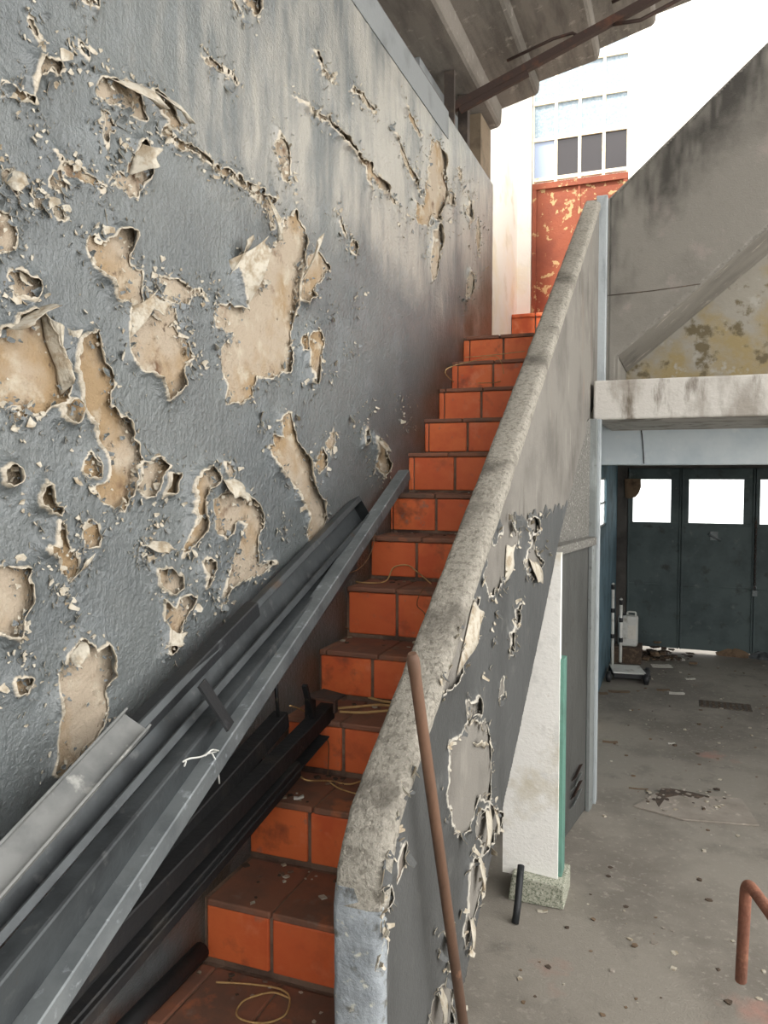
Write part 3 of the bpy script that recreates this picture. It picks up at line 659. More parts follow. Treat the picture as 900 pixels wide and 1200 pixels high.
fp, _ = peel_sheet('render_coat', np.arange(-.49, 2.0, .016), np.arange(2.68, 6.2, .016), [], lambda u, v, h: (u, 5.549 - h * .3, v), ft, ft, uf, keep=cs, seed=5, relief=.002, gap=.002,
    wear_sheen=[(-.6, 4.05), (2.2, 6.55), (2.2, 6.15), (.6, 4.68), (.1, 4.15), (-.1, 3.86), (-.34, 3.70), (-.42, 3.3), (-.49, 3.3), (-.6, 3.9)])
fp.location = -uf.location; tag(fp, 'cement render dark with rain stains along the top')
mb = MB(); mb.tube([(-.484, 5.5475, 3.310), (-.2, 5.5475, 3.318), (.1, 5.5475, 3.338)], .003, 6); mb.build('board_mark', M['slab_dark'], uf)
mb = MB(); mb.box(-.56, -.487, 5.50, 5.60, 2.69, 3.97)
tag(mb.build('corner_post', M['blue_jamb'], bevel=.006), 'narrow pale bluish post between the parapet top and upper flight', 'post')
mb = MB(); N_ = 60; r4 = random.Random(8)
mb.box(-.52, 5, 5.08, 6.44, 2.44, 2.685)
bm_ = mb.build('beam', M['beam'], bevel=.012)
tag(bm_, 'whitened concrete beam with rain streaks over the garage opening', 'beam')

# ------------------------------------------------------------------ under-stair cupboard front
wp = empty('understair_panel', (-.68, 3.8, 0), 'white painted board under the stairs with green edge', 'panel')
mb = MB(); mb.prism([(-.80, 3.78, .105), (-.528, 3.78, .105), (-.528, 3.78, 1.72), (-.60, 3.78, 1.72), (-.80, 3.78, 1.68)], (0, .05, 0)); mb.build('board', M['white_paint'], wp)
mb = MB(); mb.box(-.575, -.510, 3.80, 3.90, .12, 1.2); tag(mb.build('board_edge', M['green_edge'], wp, bevel=.004), 'green painted edge')
mb = MB(); mb.prism([(-.76, 3.72, 0), (-.488, 3.72, 0), (-.488, 3.72, .115), (-.74, 3.72, .135)], (0, .24, 0))
tag(mb.build('terrazzo_block', M['terrazzo'], bevel=.008), 'speckled greenish terrazzo block under the white board', 'block')
mb = MB(); mb.tube([(-.685, 3.53, .0), (-.682, 3.57, .07), (-.685, 3.63, .15), (-.69, 3.69, .2)], .017, 10)
tag(mb.build('stub_pipe', M['char_steel']), 'short dark pipe stub rising from floor beside the terrazzo block', 'pipe')
P0, P1 = Vector((-.60, 4.33, 0)), Vector((-.505, 4.97, 0)); dv = (P1 - P0).normalized(); nv = Vector((dv.y, -dv.x, 0))
def along(s, z, o=0): p = P0 + (P1 - P0) * s + nv * o; return (p.x, p.y, z)
cp = empty('cupboard_door', P0, 'dirty grey cupboard door set under the stairs', 'door')
mb = MB(); mb.prism([along(0, .02), along(.86, .02), along(.86, 1.66), along(0, 1.66)], nv * -.03); mb.build('door_panel', M['grey_panel'], cp)
mb = MB(); mb.prism([along(.88, 0), along(1.0, 0), along(1.0, 1.66), along(.88, 1.66)], nv * .02); mb.build('door_stile', M['grey_jamb'], cp)
for i in range(4):
    mb = MB(); mb.prism([along(.30 + .02 * i, .16 + .05 * i, .004), along(.62, .20 + .05 * i, .002), along(.62, .21 + .05 * i, .02), along(.30 + .02 * i, .19 + .05 * i, .03)], nv * .004); mb.build('torn_slat', M['dark_steel'] if i % 2 else M['grey_jamb'], cp)
mb = MB(); mb.prism([along(-.35, 1.66, .015), along(1.0, 1.66, .03), along(1.0, 1.71, .03), along(-.35, 1.71, .015)], nv * -.3)
tag(mb.build('shelf', M['pebble'], bevel=.006), 'rough concrete shelf jutting above the cupboard door', 'shelf')
mb = MB(); mb.prism([along(-.1, 1.71, -.08), along(1.0, 1.71, -.02), along(1.0, 2.44, -.02), along(-.1, 2.2, -.08)], nv * -.05)
tag(mb.build('wall_recess', M['pebble']), 'pebbledashed strip of wall above the rough shelf', 'wall', kind='structure')
jb = empty('garage_jamb', (-.49, 5.05, 0), 'vertical grey and pale blue jamb at the left of the garage opening', 'jamb')
mb = MB(); mb.box(-.53, -.485, 4.98, 5.1, 0, 2.44); mb.build('jamb_post', M['grey_jamb'], jb, bevel=.004)
mb = MB(); mb.box(-.485, -.468, 5.02, 5.1, 0, 2.44); mb.build('jamb_strip', M['blue_jamb'], jb, bevel=.003)
mb = MB(); mb.box(-.535, -.52, 4.968, 4.98, .0, .55); tag(mb.build('painted_foot', M['green_edge'], jb), 'green paint')
mb = MB(); mb.box(-.84, -.74, 5.1, 6.5, 0, 2.44)
tag(mb.build('wall_passage', M['garage_wall']), 'blue limewashed wall behind the garage jamb', 'wall', kind='structure')

# ------------------------------------------------------------------ garage
GY = 9.75
mb = MB()
mb.box(-.73, -.7, 6.7, 7.3, 0, 2.5); mb.box(-.73, -.7, 8.25, GY + .1, 0, 2.5); mb.box(-.73, -.7, 7.3, 8.25, 0, 1.58); mb.box(-.73, -.7, 7.3, 8.25, 2.06, 2.5)
tag(mb.build('wall_garage', M['garage_wall']), 'dim blue-green left wall of the garage', 'wall', kind='structure')
gw = empty('window_1', (-.8, 7.87, 1.8), 'narrow bright window in the garage left wall', 'window', kind='structure')
mb = MB(); mb.box(-.722, -.712, 7.3, 8.25, 1.80, 1.82); mb.box(-.722, -.712, 7.3, 8.25, 1.58, 1.6); mb.box(-.722, -.712, 7.3, 8.25, 2.04, 2.06); mb.build('window_frame', M['grey_jamb'], gw)
mb = MB(); mb.box(-.719, -.716, 7.3, 8.25, 1.6, 2.04); mb.build('window_pane', M['glass'], gw)
mb = MB(); mb.box(-.9, 5, 6.7, GY + .15, 2.42, 2.6)
tag(mb.build('ceiling_garage', M['dark_ceiling']), 'dark sooty garage ceiling', 'ceiling', kind='structure')
mb = MB(); mb.box(4.8, 5, 5.1, GY + .15, 0, 2.6); tag(mb.build('wall_right', M['garage_wall']), 'right wall of the garage', 'wall', kind='structure')
mb = MB(); mb.box(-.9, 5, GY - .06, GY + .12, 2.17, 2.42); mb.box(-.72, -.585, GY - .06, GY + .12, 0, 2.17); mb.box(-.585, -.545, GY + .03, GY + .12, 0, 2.17)
tag(mb.build('wall_back', M['dark_ceiling']), 'dark lintel and pier around the garage door', 'wall', kind='structure')
gd = empty('door_1', (0, GY, 0), 'weathered teal-grey folding garage door with a row of windows', 'garage door', kind='structure')
edges = [-.58, .02, .80, 1.58, 2.36, 3.14, 3.92, 4.7]
for i in range(7):
    a, b = edges[i] + .004, edges[i + 1] - .004; wa, wb = a + (.055 if i == 0 else .085), b - (.115 if i == 0 else .115)
    if i == 1: wa, wb = .10, .68
    if i == 2: wa, wb = .85, 1.45
    mb = MB(); zt, z0 = 2.16, .045
    y0, y1 = GY - .02, GY + .02
    mb.box(a, b, y0, y1, z0, 1.53); mb.box(a, b, y0, y1, 2.035, zt); mb.box(a, wa, y0, y1, 1.53, 2.035); mb.box(wb, b, y0, y1, 1.53, 2.035)
    mb.box(a, a + .018, y0 - .018, y0, z0, zt); mb.box(b - .018, b, y0 - .018, y0, z0, zt)
    mb.box(b - .03, b + .03, y1, y1 + .012, z0, zt); mb.box(a - .03, b + .03, y1, y1 + .02, zt - .03, zt + .05); mb.box(a, b, y0 - .012, y0, 1.495, 1.53); mb.box(a, b, y0 - .012, y0, .78, .80)
    lf = mb.build('door_leaf', M['garage_door'], gd, bevel=.004)
    mb = MB(); mb.box(wa, wb, GY - .003, GY + .002, 1.53, 2.035); mb.build('window_pane', M['glass'], lf)
p = ony(838, 628, GY - .03); mb = MB(); mb.box(p.x - .05, p.x + .03, GY - .045, GY - .02, p.z - .05, p.z + .05); mb.tube([(p.x - .07, GY - .05, p.z + .02), (p.x + .06, GY - .05, p.z - .05)], .012, 8); mb.build('door_latch', M['galv'], gd)
# cover hanging inside the first pane
mb = MB(); c = ony(741, 571, GY - .06)
pts = [(-.085, .10), (.095, .10), (.098, .0), (.075, -.07), (.04, -.115), (-.03, -.135), (-.08, -.12)]
mb.prism([(c.x + a, c.y - .01 - .05 * (1 - abs(a) * 9), c.z + b) for a, b in pts], (0, .02, 0)); tag(mb.build('rag', M['card']), 'brown rag hanging over corner of the first garage-door window', 'rag')
# chain on the door meeting line
ch = empty('chain', (.81, GY - .06, 1.5), 'dark chain hanging between the garage door leaves', 'chain')
mb = MB()
for i in range(28):
    z = 1.56 - i * .028; mb.tube([Vector((.81, GY - .07, z)) + Vector((math.cos(t) * (.012 if i % 2 else .004), math.cos(t) * (.004 if i % 2 else .012), math.sin(t) * .019)) for t in [j * math.pi / 4 for j in range(9)]], .0035, 5, False)
mb.build('chain_links', M['dark_steel'], ch)
mb = MB(); mb.box(.785, .835, GY - .09, GY - .05, .72, .78); mb.tube(rpath([(.795, GY - .07, .78), (.795, GY - .07, .83), (.825, GY - .07, .83), (.825, GY - .07, .78)], .012), .005, 6); mb.build('padlock', M['galv'], ch)

# red door up on the landing
rd = empty('door_2', (-.8, 6.55, 3.4), 'peeling red-oxide metal door with a glazed grid above', 'door', kind='structure')
mb = MB(); mb.box(-1.175, -.425, 6.53, 6.57, 3.38, 4.47); mb.box(-1.175, -1.14, 6.515, 6.529, 3.38, 4.42); mb.box(-.46, -.425, 6.515, 6.529, 3.38, 4.42); mb.box(-1.175, -.425, 6.512, 6.528, 4.421, 4.469); mb.box(-.81, -.79, 6.52, 6.529, 3.38, 4.42)
mb.build('door_panel', M['red_door'], rd)
mb = MB(); cols = [-1.175 + i * (.75 / 4) for i in range(5)]; rows = [4.5, 4.82, 5.11, 5.40, 5.72]
for x in cols: mb.box(x - (.012 if x > -1.17 else 0), x + (.012 if x < -.43 else 0), 6.52, 6.56, 4.47, 5.74)
for z in rows: mb.box(-1.175, -.425, 6.518, 6.558, z - .014, z + .014)
fr = mb.build('window_grid', M['cream_frame'], rd)
for r_ in range(4):
    for c_ in range(4):
        m_ = M['frost'] if r_ else (M['blue_pane'] if c_ == 0 else M['dark_pane'])
        mb = MB(); mb.box(cols[c_] + .01, cols[c_ + 1] - .01, 6.535, 6.54, rows[r_] + .012, rows[r_ + 1] - .012); q = mb.build('window_pane', m_, rd)
        if r_ == 0 and c_ == 0: tag(q, 'pale bluish pane')
        elif r_ == 0: tag(q, 'dark pane')

# ------------------------------------------------------------------ metal pile along the wall
def bar(name, prof, a, b, mat, label, cat, side=(1, 0, 0), bevel=.003, group='metal profiles piled on the stairs'):
    mb = MB(); mb.sweep(prof, a, b, side); o = mb.build(name, mat, bevel=bevel, seg=1); return tag(o, label, cat, group)
def ext(a, b, z):      # carry the bar on past b until it comes down to height z
    a, b = Vector(a), Vector(b); t = (z - a.z) / (b.z - a.z); tm = (-3.5 - a.y) / (b.y - a.y); return a + (b - a) * min(t, tm)
def rot(prof, deg):
    c_, s_ = math.cos(math.radians(deg)), math.sin(math.radians(deg)); return [(a * c_ - b * s_, a * s_ + b * c_) for a, b in prof]
def rect(wd, h): return [(-wd / 2, -h / 2), (wd / 2, -h / 2), (wd / 2, h / 2), (-wd / 2, h / 2)]
def hollow(wd, h, t=.003):
    return rect(wd, h)
def chan(wd, h, t=.004, lip=.02):
    return [(0, 0), (wd, 0), (wd, lip), (wd - t, lip), (wd - t, t), (t, t), (t, h - t), (wd - t, h - t), (wd - t, h - lip), (wd, h - lip), (wd, h), (0, h)]
# pale square tube, top end by the eighth riser
a = onx(474, 556, -1.15); b = onx(40, 1200, -1.0)
bar('galvanised_tube', rect(.052, .046), a, ext(a, b, .05), M['galv'], 'long pale galvanised square tube lying on top of the pile', 'metal tube')
d_ = (Vector(b) - Vector(a)).normalized()
# channels lower in the pile
a = onx(424, 612, -1.175); b = onx(0, 1092, -1.10)
bar('steel_channel', rot(chan(.05, .10), 24), a, ext(a, b, .06), M['galv_dark'], 'long zinc channel behind the pale square tube, open side outward', 'metal channel')
a2 = onx(408, 650, -1.165); b2 = onx(60, 1085, -1.06)
bar('steel_channel', [(0, 0), (.035, 0), (.05, .10), (.046, .104), (0, .104)], a2 + Vector((0, 0, -.06)), ext(a2, b2, .02) , M['galv_dark'], 'dull flat-faced steel channel right below the open zinc channel', 'metal channel')
a = onx(297, 713, -1.14); b = onx(150, 864, -1.138)
bar('square_tube', rect(.04, .045), a, ext(a, b, .05), M['char_steel'], 'charcoal square tube ending bluntly against the peeling wall', 'metal tube')
a = onx(160, 848, -1.085); b = onx(0, 1026, -1.075)
bar('steel_channel', rot([(p_ + .0, q_ - .03) for p_, q_ in chan(.026, .066, .004, .005)], 52), a, ext(a, b, .05), M['galv_pale'], 'palest open channel, ending at the lower left against the wall', 'metal channel')
# dark flat plate slung across
a = onx(236, 800, -1.06); b = onx(270, 852, -1.0)
mb = MB(); mb.sweep(rect(.006, .05), a, b, (1, .3, 0)); tag(mb.build('steel_plate', M['char_steel']), 'small dark steel plate lying across the zinc channel', 'metal plate')
# dark lower bundle
low = [((384, 832), -1.085, (150, 1075), -1.06, .05, 'black box section on the steps just under the pale tube'),
       ((372, 862), -1.08, (100, 1165), -1.07, .04, 'black angle bar second from the treads in the dark bundle'),
       ((345, 900), -1.06, (70, 1215), -1.06, .045, 'black bar lowest of the dark bundle beside the treads'),
       ((330, 842), -1.13, (90, 1110), -1.10, .05, 'black bar hidden deepest beneath the pale square tube'),
       ((300, 890), -1.14, (20, 1205), -1.10, .045, 'sooty bar between the wall and the dark bundle')]
for p_, xa, q_, xb, s_, lb in low:
    a = onx(*p_, xa); b = onx(*q_, xb); e = ext(a, b, .03) if b.z < a.z - .15 else b + (b - a) * .6
    if e.y < -3.4: e = a + (b - a) * ((-3.4 - a.y) / (b.y - a.y))
    bar('black_bar', rect(s_, s_ * 1.05) if 'angle' not in lb else [(0, 0), (.045, 0), (.045, .005), (.005, .005), (.005, .045), (0, .045)], a, e, M['black_steel'], lb, 'metal bar')
a = onx(236, 1114, -1.17); b = onx(160, 1192, -1.17)
mb = MB(); mb.tube([a, b, b + (b - a) * 1.2], .024, 14); tag(mb.build('black_pipe', M['black_steel']), 'black round pipe end on the lowest visible tread', 'pipe')
br = empty('angle_bracket', onx(380, 815, -1.06), 'rusty bracket with flat brown plate standing on the fourth tread', 'bracket')
p = onx(380, 815, -1.06)
mb = MB(); mb.prism([p + Vector((-.055, -.03, 0)), p + Vector((.05, -.035, -.003)), p + Vector((.055, .045, -.003)), p + Vector((-.03, .06, .004))], (0, 0, -.006)); mb.build('plate', M['dark_steel'], br)
mb = MB(); mb.box(p.x - .055, p.x - .03, p.y - .03, p.y + .0, 1.29, p.z - .004); mb.build('leg', M['black_steel'], br)
mb = MB(); mb.box(p.x + .045, p.x + .052, p.y - .03, p.y - .01, p.z - .045, p.z - .004); mb.build('tab', M['dark_steel'], br)
p = onx(322, 782, -1.12); q = onx(326, 840, -1.11); mb = MB(); mb.tube([p, q], .006, 8); mb.tube([p + Vector((0, 0, .0)), p + Vector((.012, -.01, .01))], .009, 8); tag(mb.build('bolt_rod', M['black_steel']), 'thin black rod with a knob poking above the pale tube', 'rod')
p = onx(357, 803, -1.08); q = onx(368, 848, -1.08); mb = MB(); mb.sweep(rect(.016, .012), p, q, (1, 0, 0)); tag(mb.build('flat_strip', M['black_steel']), 'upright black strip between pale tube and bracket', 'strip')
# string tied round the tube
c = onx(240, 886, -1.065)
def S_(px, py, dx=0): return onx(px, py, -1.06 + dx)
mb = MB()
for pp in ([(214, 893, .03), (222, 889, .035), (235, 887, .04), (247, 882, .042), (258, 881, .03)], [(248, 882, .042), (254, 895, .045), (257, 918, .03)], [(240, 886, .042), (248, 879, .05), (256, 880, .04)], [(218, 892, .035), (216, 898, .03)]):
    mb.tube(spline([S_(*q) for q in pp], 5), .0022, 5)
tag(mb.build('string', M['white_string']), 'scrap of white string tied round the pale tube', 'string')

# ------------------------------------------------------------------ canes and wires on the steps
def wire(pts, mat, label, r=.0028, name='wire'):
    mb = MB(); mb.tube(spline(pts, 8), r, 6); return tag(mb.build(name, mat), label, 'wire', 'loose wires on the stairs')
def T(k, px, py, lift=.004): return onz(px, py, lev[k] + lift)
def R(k, px, py): return ony(px, py, 1.8 + .25 * k - .008)
wire([T(-1, 253, 1151), T(-1, 290, 1153), T(-1, 325, 1158), T(-1, 339, 1168), T(-1, 335, 1188), T(-1, 315, 1198), T(-1, 290, 1197), T(-1, 277, 1188), T(-1, 287, 1172), T(-1, 318, 1163), T(-1, 340, 1170)], M['cane'], 'straw-coloured wire looped on the lowest visible tread', .0026)
wire([T(1, 344, 898), R(1, 358, 913) + Vector((0, -.004, 0)), T(1, 385, 915), T(1, 410, 919), T(1, 432, 912)], M['cane'], 'wire lying across the tread with paint chips, upper strand')
wire([T(1, 385, 916), T(1, 400, 925), T(1, 425, 932)], M['cane'], 'short wire on the tread with paint chips, lower strand', .0024)
wire([T(2, 396, 830), T(2, 420, 828), T(2, 445, 826), T(2, 463, 828)], M['cane'], 'cane on the fourth tread, upper of the pair', .005, 'cane')
wire([T(2, 398, 834), T(2, 425, 835), T(2, 460, 832)], M['cane'], 'cane on the fourth tread, lower of the pair', .005, 'cane')
wire([T(2, 432, 817, .01), T(2, 445, 821, .01), T(2, 464, 824, .008)], M['cane'], 'short pale cane stub at the foot of the fifth riser', .005, 'cane')
wire([onx(340, 827, -1.07), R(2, 354, 832), R(2, 370, 843), R(2, 374, 848), R(2, 384, 838), R(2, 382, 830)], M['cane'], 'pale wire curling down beside the rusty bracket')
wire([R(2, 373, 845), R(2, 371, 858), R(2, 384, 868), R(2, 385, 890), R(2, 384, 908)], M['copper'], 'brown wire hanging down the third riser', .002)
wire([T(4, 405, 680), T(4, 430, 683), T(4, 452, 681), R(5, 462, 665) + Vector((0, -.01, 0)), R(5, 478, 662) + Vector((0, -.01, 0)), R(5, 490, 670) + Vector((0, -.01, 0)), T(4, 505, 684)], M['cane'], 'thin straw wire arching up the sixth riser')
wire([R(4, 500, 684), R(4, 491, 698), R(4, 489, 710), R(4, 497, 718), R(4, 500, 728)], M['copper'], 'thin wire dangling down the fifth riser at the parapet', .0018)
wire([T(9, 532, 448), T(9, 523, 438) + Vector((0, 0, .02)), R(10, 560, 422) + Vector((0, -.01, .0)), R(10, 582, 418), R(10, 590, 435), R(10, 586, 447), T(9, 560, 449)], M['cane'], 'wire loop near the top of the stairs', .002)
wire([R(10, 545, 421) + Vector((0, -.005, .01)), R(10, 580, 418) + Vector((0, -.005, .01)), R(10, 615, 414) + Vector((0, -.005, .01))], M['cane'], 'straight pale wire along the second riser from the top', .002)
wire([onx(440, 620, -1.16), onx(437, 640, -1.14), onx(431, 655, -1.13), onx(420, 667, -1.12), onx(405, 673, -1.11)], M['copper'], 'brown wire sagging from behind the pale tube', .002)
wire([T(3, 393, 725), T(3, 400, 737), T(3, 410, 741), R(4, 405, 735), T(3, 418, 742)], M['copper'], 'tangle of dark wire at the foot of the fifth riser', .002)

# crumbs of paint and dirt lying on treads
def chips(name, spots, mats, label, size=(.004, .014), kind='stuff', seed=9, cat='debris'):
    r = random.Random(seed); mb = MB()
    for p in spots:
        s = r.uniform(*size); n = r.choice((4, 5, 5, 6)); mb.mi = r.randrange(len(mats)); a0 = r.uniform(0, 6)
        mb.prism([(p[0] + math.cos(a0 + 6.283 * i / n) * s * r.uniform(.5, 1.1), p[1] + math.sin(a0 + 6.283 * i / n) * s * r.uniform(.5, 1.1), p[2]) for i in range(n)], (r.uniform(-.2, .2) * s, r.uniform(-.2, .2) * s, s * r.uniform(.15, .5)))
    return tag(mb.build(name, mats), label, cat, kind=kind)
sp_ = []
for k in range(-1, 11):
    y0 = 1.8 + .25 * k
    for i in range(16):
        x = r2.uniform(-1.2, -.66); sp_.append((x, y0 + .25 - .02 - abs(r2.gauss(0, .06)) % .22, lev[k] + .0005))
for q in [(325, 928), (340, 932), (352, 938), (348, 930), (360, 940), (372, 912), (385, 910), (332, 935)]: sp_.append(tuple(T(1, *q, .0005)))
for q in [(335, 1028), (340, 1022), (358, 1030), (300, 1052), (296, 1058), (362, 1022), (330, 1025)]: sp_.append(tuple(T(0, *q, .0005)))
chips('stair_crumbs', sp_, [M['dirt'], M['dirt'], M['rim'], M['mortar']], 'crumbs of paint and dirt scattered over the treads')
def scrap(name, q, mat, label, w_, l_, rot, cat='scrap', z=0.0, t=.003, group=None):
    mb = MB(); c_ = math.cos(rot); s_ = math.sin(rot); r = random.Random(int(q[0] * 100))
    pts = [(-1, -1), (-.2, -.9), (1, -1), (1.05, .2), (.9, 1), (0, .92), (-1, 1)]
    mb.prism([(q[0] + (a * w_ * c_ - b * l_ * s_) / 2 * r.uniform(.9, 1.05), q[1] + (a * w_ * s_ + b * l_ * c_) / 2 * r.uniform(.9, 1.05), z + .0008 + .006 * abs(a) * (1 if a > 0 else .3)) for a, b in pts], (0, 0, t))
    return tag(mb.build(name, mat), label, cat, group)
p = T(1, 326, 932, 0); scrap('paint_scrap', p, M['rim'], 'larger pale paint scrap at the nosing of the third tread', .04, .03, .4, z=lev[1])
p = T(1, 350, 937, 0); scrap('paint_scrap', p, M['paper'], 'small white stub lying on the nosing of the third tread', .03, .012, .5, z=lev[1], t=.006)

# ------------------------------------------------------------------ pole, rusty rail, floor things
mb = MB(); a, b = Vector((-.508, 1.505, 1.72)), Vector((-.44, 2.0, .0))
mb.tube([a + (a - b).normalized() * .012, a, a + (b - a) * .015, a + (b - a) * .02, b], [.009, .0135, .0135, .0125, .0125], 14)
tag(mb.build('wooden_pole', M['wood_stick']), 'brown wooden pole leaning upright against the parapet', 'pole')
mb = MB(); mb.tube(rpath([(.148, 1.885, .955), (.150, 1.83, 1.215), (.25, 1.52, 1.20), (.62, 1.15, 1.19), (.62, 1.15, 0)], .035, 6), .0125, 14)
tag(mb.build('rusty_rail', M['rust']), 'rusty bent pipe rail at the lower right edge', 'rail')

# raised slab edge, broken patch and drain in the floor
mb = MB(); e1 = [onz(*q, 0) for q in [(742, 946), (770, 930), (868, 937), (890, 969), (800, 962)]]
mb.prism([(p.x, p.y, 0) for p in e1], (0, 0, .012)); tag(mb.build('floor_patch', M['floor_slab'], bevel=.004), 'chipped cement patch at the garage threshold', 'floor patch')
mb = MB(); r = random.Random(4)
e1 = [onz(*q, 0) for q in [(768, 940), (775, 926), (790, 927), (812, 931), (828, 935), (818, 938), (795, 934), (780, 937), (772, 948)]]
mb.prism([(p.x, p.y, .0) for p in e1], (0, 0, .0145)); tag(mb.build('broken_hole', M['slab_dark']), 'dark broken cement at the edge of the floor patch', 'hole')
cr = [onz(r.uniform(755, 850), r.uniform(925, 952), 0) for i in range(60)]
chips('cement_crumbs', [(p.x, p.y, .012) for p in cr], [M['floor_slab'], M['slab_dark'], M['rim']], 'cement crumbs around the broken floor patch', (.006, .02), seed=12)
a, b = onz(819, 824, 0), onz(880, 828, 0); dr = empty('floor_drain', (a + b) / 2, 'narrow rusted drain grate set in the garage floor', 'drain')
mb = MB(); mb.box(a.x, b.x, a.y - .12, a.y + .10, 0, .006); mb.build('drain_frame', M['grate'], dr)
mb = MB()
for i in range(9): x = a.x + (b.x - a.x) * (i + .5) / 9; mb.box(x - .012, x + .012, a.y - .1, a.y + .08, .006, .011)
mb.build('drain_bars', M['dirt'], dr)
for q, m_, lb, w_, l_, ro in [((775, 781), 'paper', 'white paper sheet on the garage floor nearest the hand cart', .20, .16, .2), ((790, 773), 'paper', 'flat grey paper sheet lying close to the garage door', .22, .12, .1), ((809, 796), 'paper', 'small white scrap on the reddish floor stain', .1, .06, .3),
                         ((793, 813), 'paper', 'pale paper scrap midway across the garage floor', .14, .08, .1), ((777, 809), 'card', 'small brown card piece on the floor left of a pale scrap', .13, .07, .2), ((725, 811), 'card', 'torn card scrap on the floor before the hand cart', .2, .08, .15),
                         ((707, 813), 'card', 'dark lump-like card scrap beside the garage jamb', .08, .08, .3), ((715, 870), 'card', 'tan rag-like scrap near the jamb on the bare floor', .12, .04, .1), ((787, 872), 'paper', 'little pale chip alone on the middle of the floor', .05, .03, .2), ((748, 925), 'card', 'thin splinter of card near the broken patch', .12, .015, .1)]:
    scrap('paper_scrap' if m_ == 'paper' else 'card_scrap', onz(*q, 0), M[m_], lb, w_, l_, ro, 'scrap', t=.004, group='scraps on the garage floor')
for q, lb, w_, l_, h_ in [((859, 769), 'dark crumpled sack at the foot of the garage door', .34, .14, .09), ((893, 772), 'grey crumpled bag at the right edge by the garage door', .26, .16, .08)]:
    c = onz(*q, 0); mb = MB(); n = 14; mb.smooth = True; r = random.Random(int(q[0]))
    rows_ = [(0, 1), (.35, 1.02), (.7, .75), (1, .25)]
    base_ = [r.uniform(.7, 1.2) for _ in range(n)]
    for h, k in rows_:
        for i in range(n): an = 6.283 * i / n; mb.v.append((c.x + math.cos(an) * w_ / 2 * k * base_[i] * r.uniform(.9, 1.1), c.y + math.sin(an) * l_ / 2 * k * base_[i], h * h_ * r.uniform(.85, 1.1) if h else 0))
    for j in range(3):
        for i in range(n): mb.f.append([j * n + i, j * n + (i + 1) % n, (j + 1) * n + (i + 1) % n, (j + 1) * n + i]); mb.m.append(0); mb.sm.append(False)
    mb.f.append([3 * n + i for i in range(n)]); mb.m.append(0); mb.sm.append(False)
    tag(mb.build('crumpled_sack', M['card'] if q[0] < 880 else M['galv_dark']), lb, 'sack')
# rubble heap and litter
hp = []
for i in range(220): hp.append((r2.gauss(-.36, .22), 9.35 + r2.gauss(0, .12), abs(r2.gauss(0, .035)) + .002))
chips('rubble_heap', [h for h in hp if h[0] > -.66], [M['dirt'], M['dirt'], M['card'], M['slab_dark']], 'heap of dark rubble against the garage door behind the hand cart', (.015, .06), seed=13)
lit = []
for i in range(170):
    p = onz(r2.uniform(700, 900), 775 + abs(r2.gauss(0, 55)), 0); lit.append((p.x, p.y, .0006))
for i in range(90):
    p = onz(r2.uniform(590, 900), r2.uniform(880, 1190), 0); lit.append((p.x, p.y, .0006))
lit = [q for q in lit if q[0] > -.45 or q[1] < 3.6]
chips('floor_litter', lit, [M['dirt'], M['card'], M['floor_slab'], M['rim']], 'small litter and grit scattered over the cement floor', (.003, .02), seed=14)
p = onz(636, 1069, 0); scrap('paint_scrap', (p.x, p.y), M['rim'], 'pale paint scrap on the floor in front of the terrazzo block', .05, .025, .2)

# hand cart
hc = empty('hand_cart', (-.5, 8.35, 0), 'folding hand cart with two white poles and black wheels', 'hand cart')
yb = 8.35
a = onz(722, 788, 0)
x0 = ony(716, 780, yb).x
def hpt(px, py): return ony(px, py, yb)
for j, (px, yt, yl) in enumerate(((717.5, 685, 779), (727, 703, 776))):
    yy = yb + .03 * j; t_, l_ = ony(px + 1, yt, yy), ony(px, yl, yy)
    mb = MB(); mb.tube([l_, t_], .0165, 10); po = mb.build('pole', M['plastic_white'], hc)
    mb = MB(); mb.tube([t_ - Vector((0, 0, .05)), t_ - Vector((0, 0, .012)), t_ - Vector((0, 0, -.0))], .0195, 10); mb.build('pole_cap', M['black'], po)
    mb = MB(); mb.tube([t_, t_ + Vector((0, 0, .012)), t_ + Vector((0, 0, .02))], [.018, .016, .006], 10); mb.build('pole_knob', M['plastic_white'], po)
    for fr_ in (.36, .68):
        q = l_.lerp(t_, fr_); mb = MB(); mb.tube([q - Vector((0, 0, .022)), q + Vector((0, 0, .022))], .021, 10); mb.build('pole_clamp', M['black'], po)
c = ony(733, 779, yb - .12)
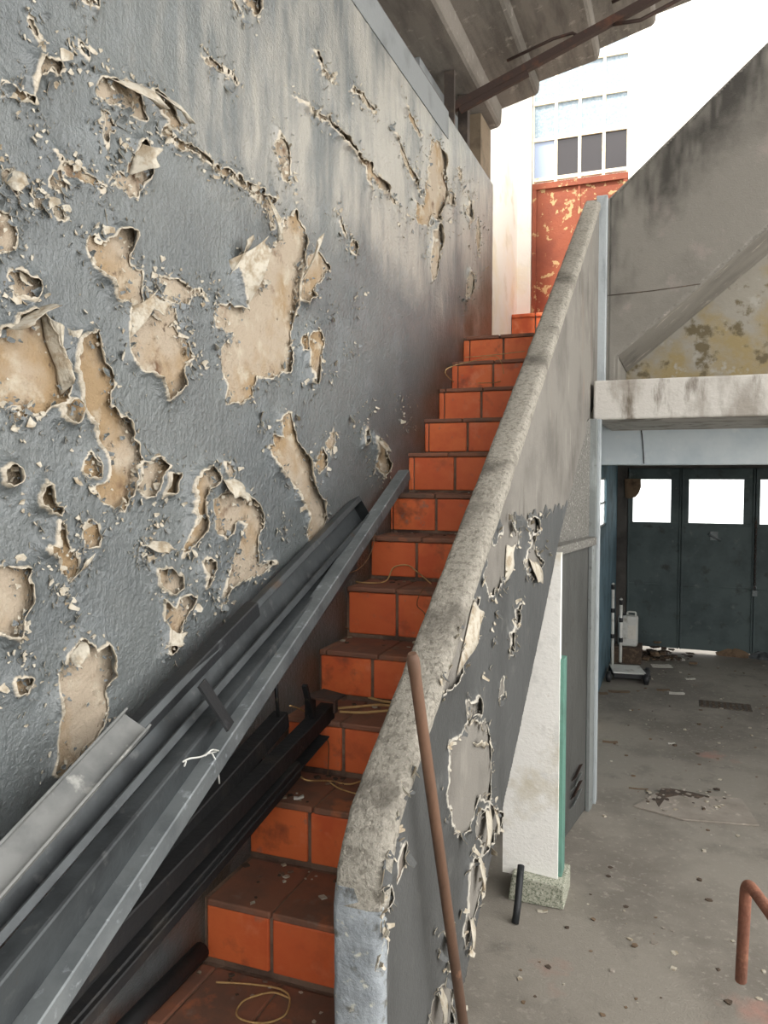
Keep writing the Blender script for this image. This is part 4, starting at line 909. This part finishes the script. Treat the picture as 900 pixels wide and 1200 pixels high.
mb = MB(); mb.prism([(x0 - .02, yb + .02, .105), (x0 + .28, yb + .05, .105), (x0 + .36, yb - .20, .085), (x0 + .04, yb - .24, .085)], (0, 0, .014)); mb.build('platform', M['plastic_white'], hc, bevel=.006)
mb = MB(); mb.prism([(x0 + .0, yb + .0, .05), (x0 + .34, yb + .03, .05), (x0 + .40, yb - .21, .045), (x0 + .05, yb - .25, .045)], (0, 0, .04)); mb.build('chassis', M['black'], hc)
for (wx, wy) in ((x0 + .0, yb - .27), (x0 - .0, yb + .05), (x0 + .36, yb - .25), (x0 + .36, yb + .03)):
    mb = MB(); rr = .055; mb.tube([(wx - .022, wy, rr), (wx - .016, wy, rr), (wx + .016, wy, rr), (wx + .022, wy, rr)], [rr - .01, rr, rr, rr - .01], 18); wh = mb.build('wheel', M['black'], hc)
    mb = MB(); mb.tube([(wx - .027, wy, rr), (wx + .027, wy, rr)], .03, 12); mb.build('hub', M['galv_dark'], wh)
# white canister with a printed sheet
bx = ony(736, 740, 9.05); cn_ = empty('canister', (bx.x, 9.05, 0), 'dirty white plastic canister standing behind the hand cart', 'canister')
mb = MB(); mb.box(bx.x - .105, bx.x + .105, 8.98, 9.14, .18, .52); mb.build('body', M['plastic_white'], cn_, bevel=.03, seg=3)
mb = MB(); mb.tube([(bx.x - .05, 9.06, .52), (bx.x - .05, 9.06, .545)], .025, 12); mb.build('cap', M['black'], cn_)
mb = MB(); mb.tube(rpath([(bx.x - .01, 9.06, .51), (bx.x - .01, 9.06, .56), (bx.x + .08, 9.06, .56), (bx.x + .08, 9.06, .51)], .02), .01, 8); mb.build('handle', M['plastic_white'], cn_)
mb = MB(); mb.box(bx.x + .0, bx.x + .085, 8.976, 8.981, .27, .42); mb.tube([(bx.x + .02, 8.975, .36), (bx.x + .04, 8.975, .31), (bx.x + .07, 8.975, .385)], .005, 6); mb.build('label_sheet', [M['paper']], cn_)
mb = MB(); mb.box(bx.x - .15, bx.x + .15, 8.93, 9.2, 0, .18); tag(mb.build('rubble_box', M['dirt'], bevel=.01), 'low box standing in for dark rubble under the white canister', 'box')  # plain box stands in for dark rubble
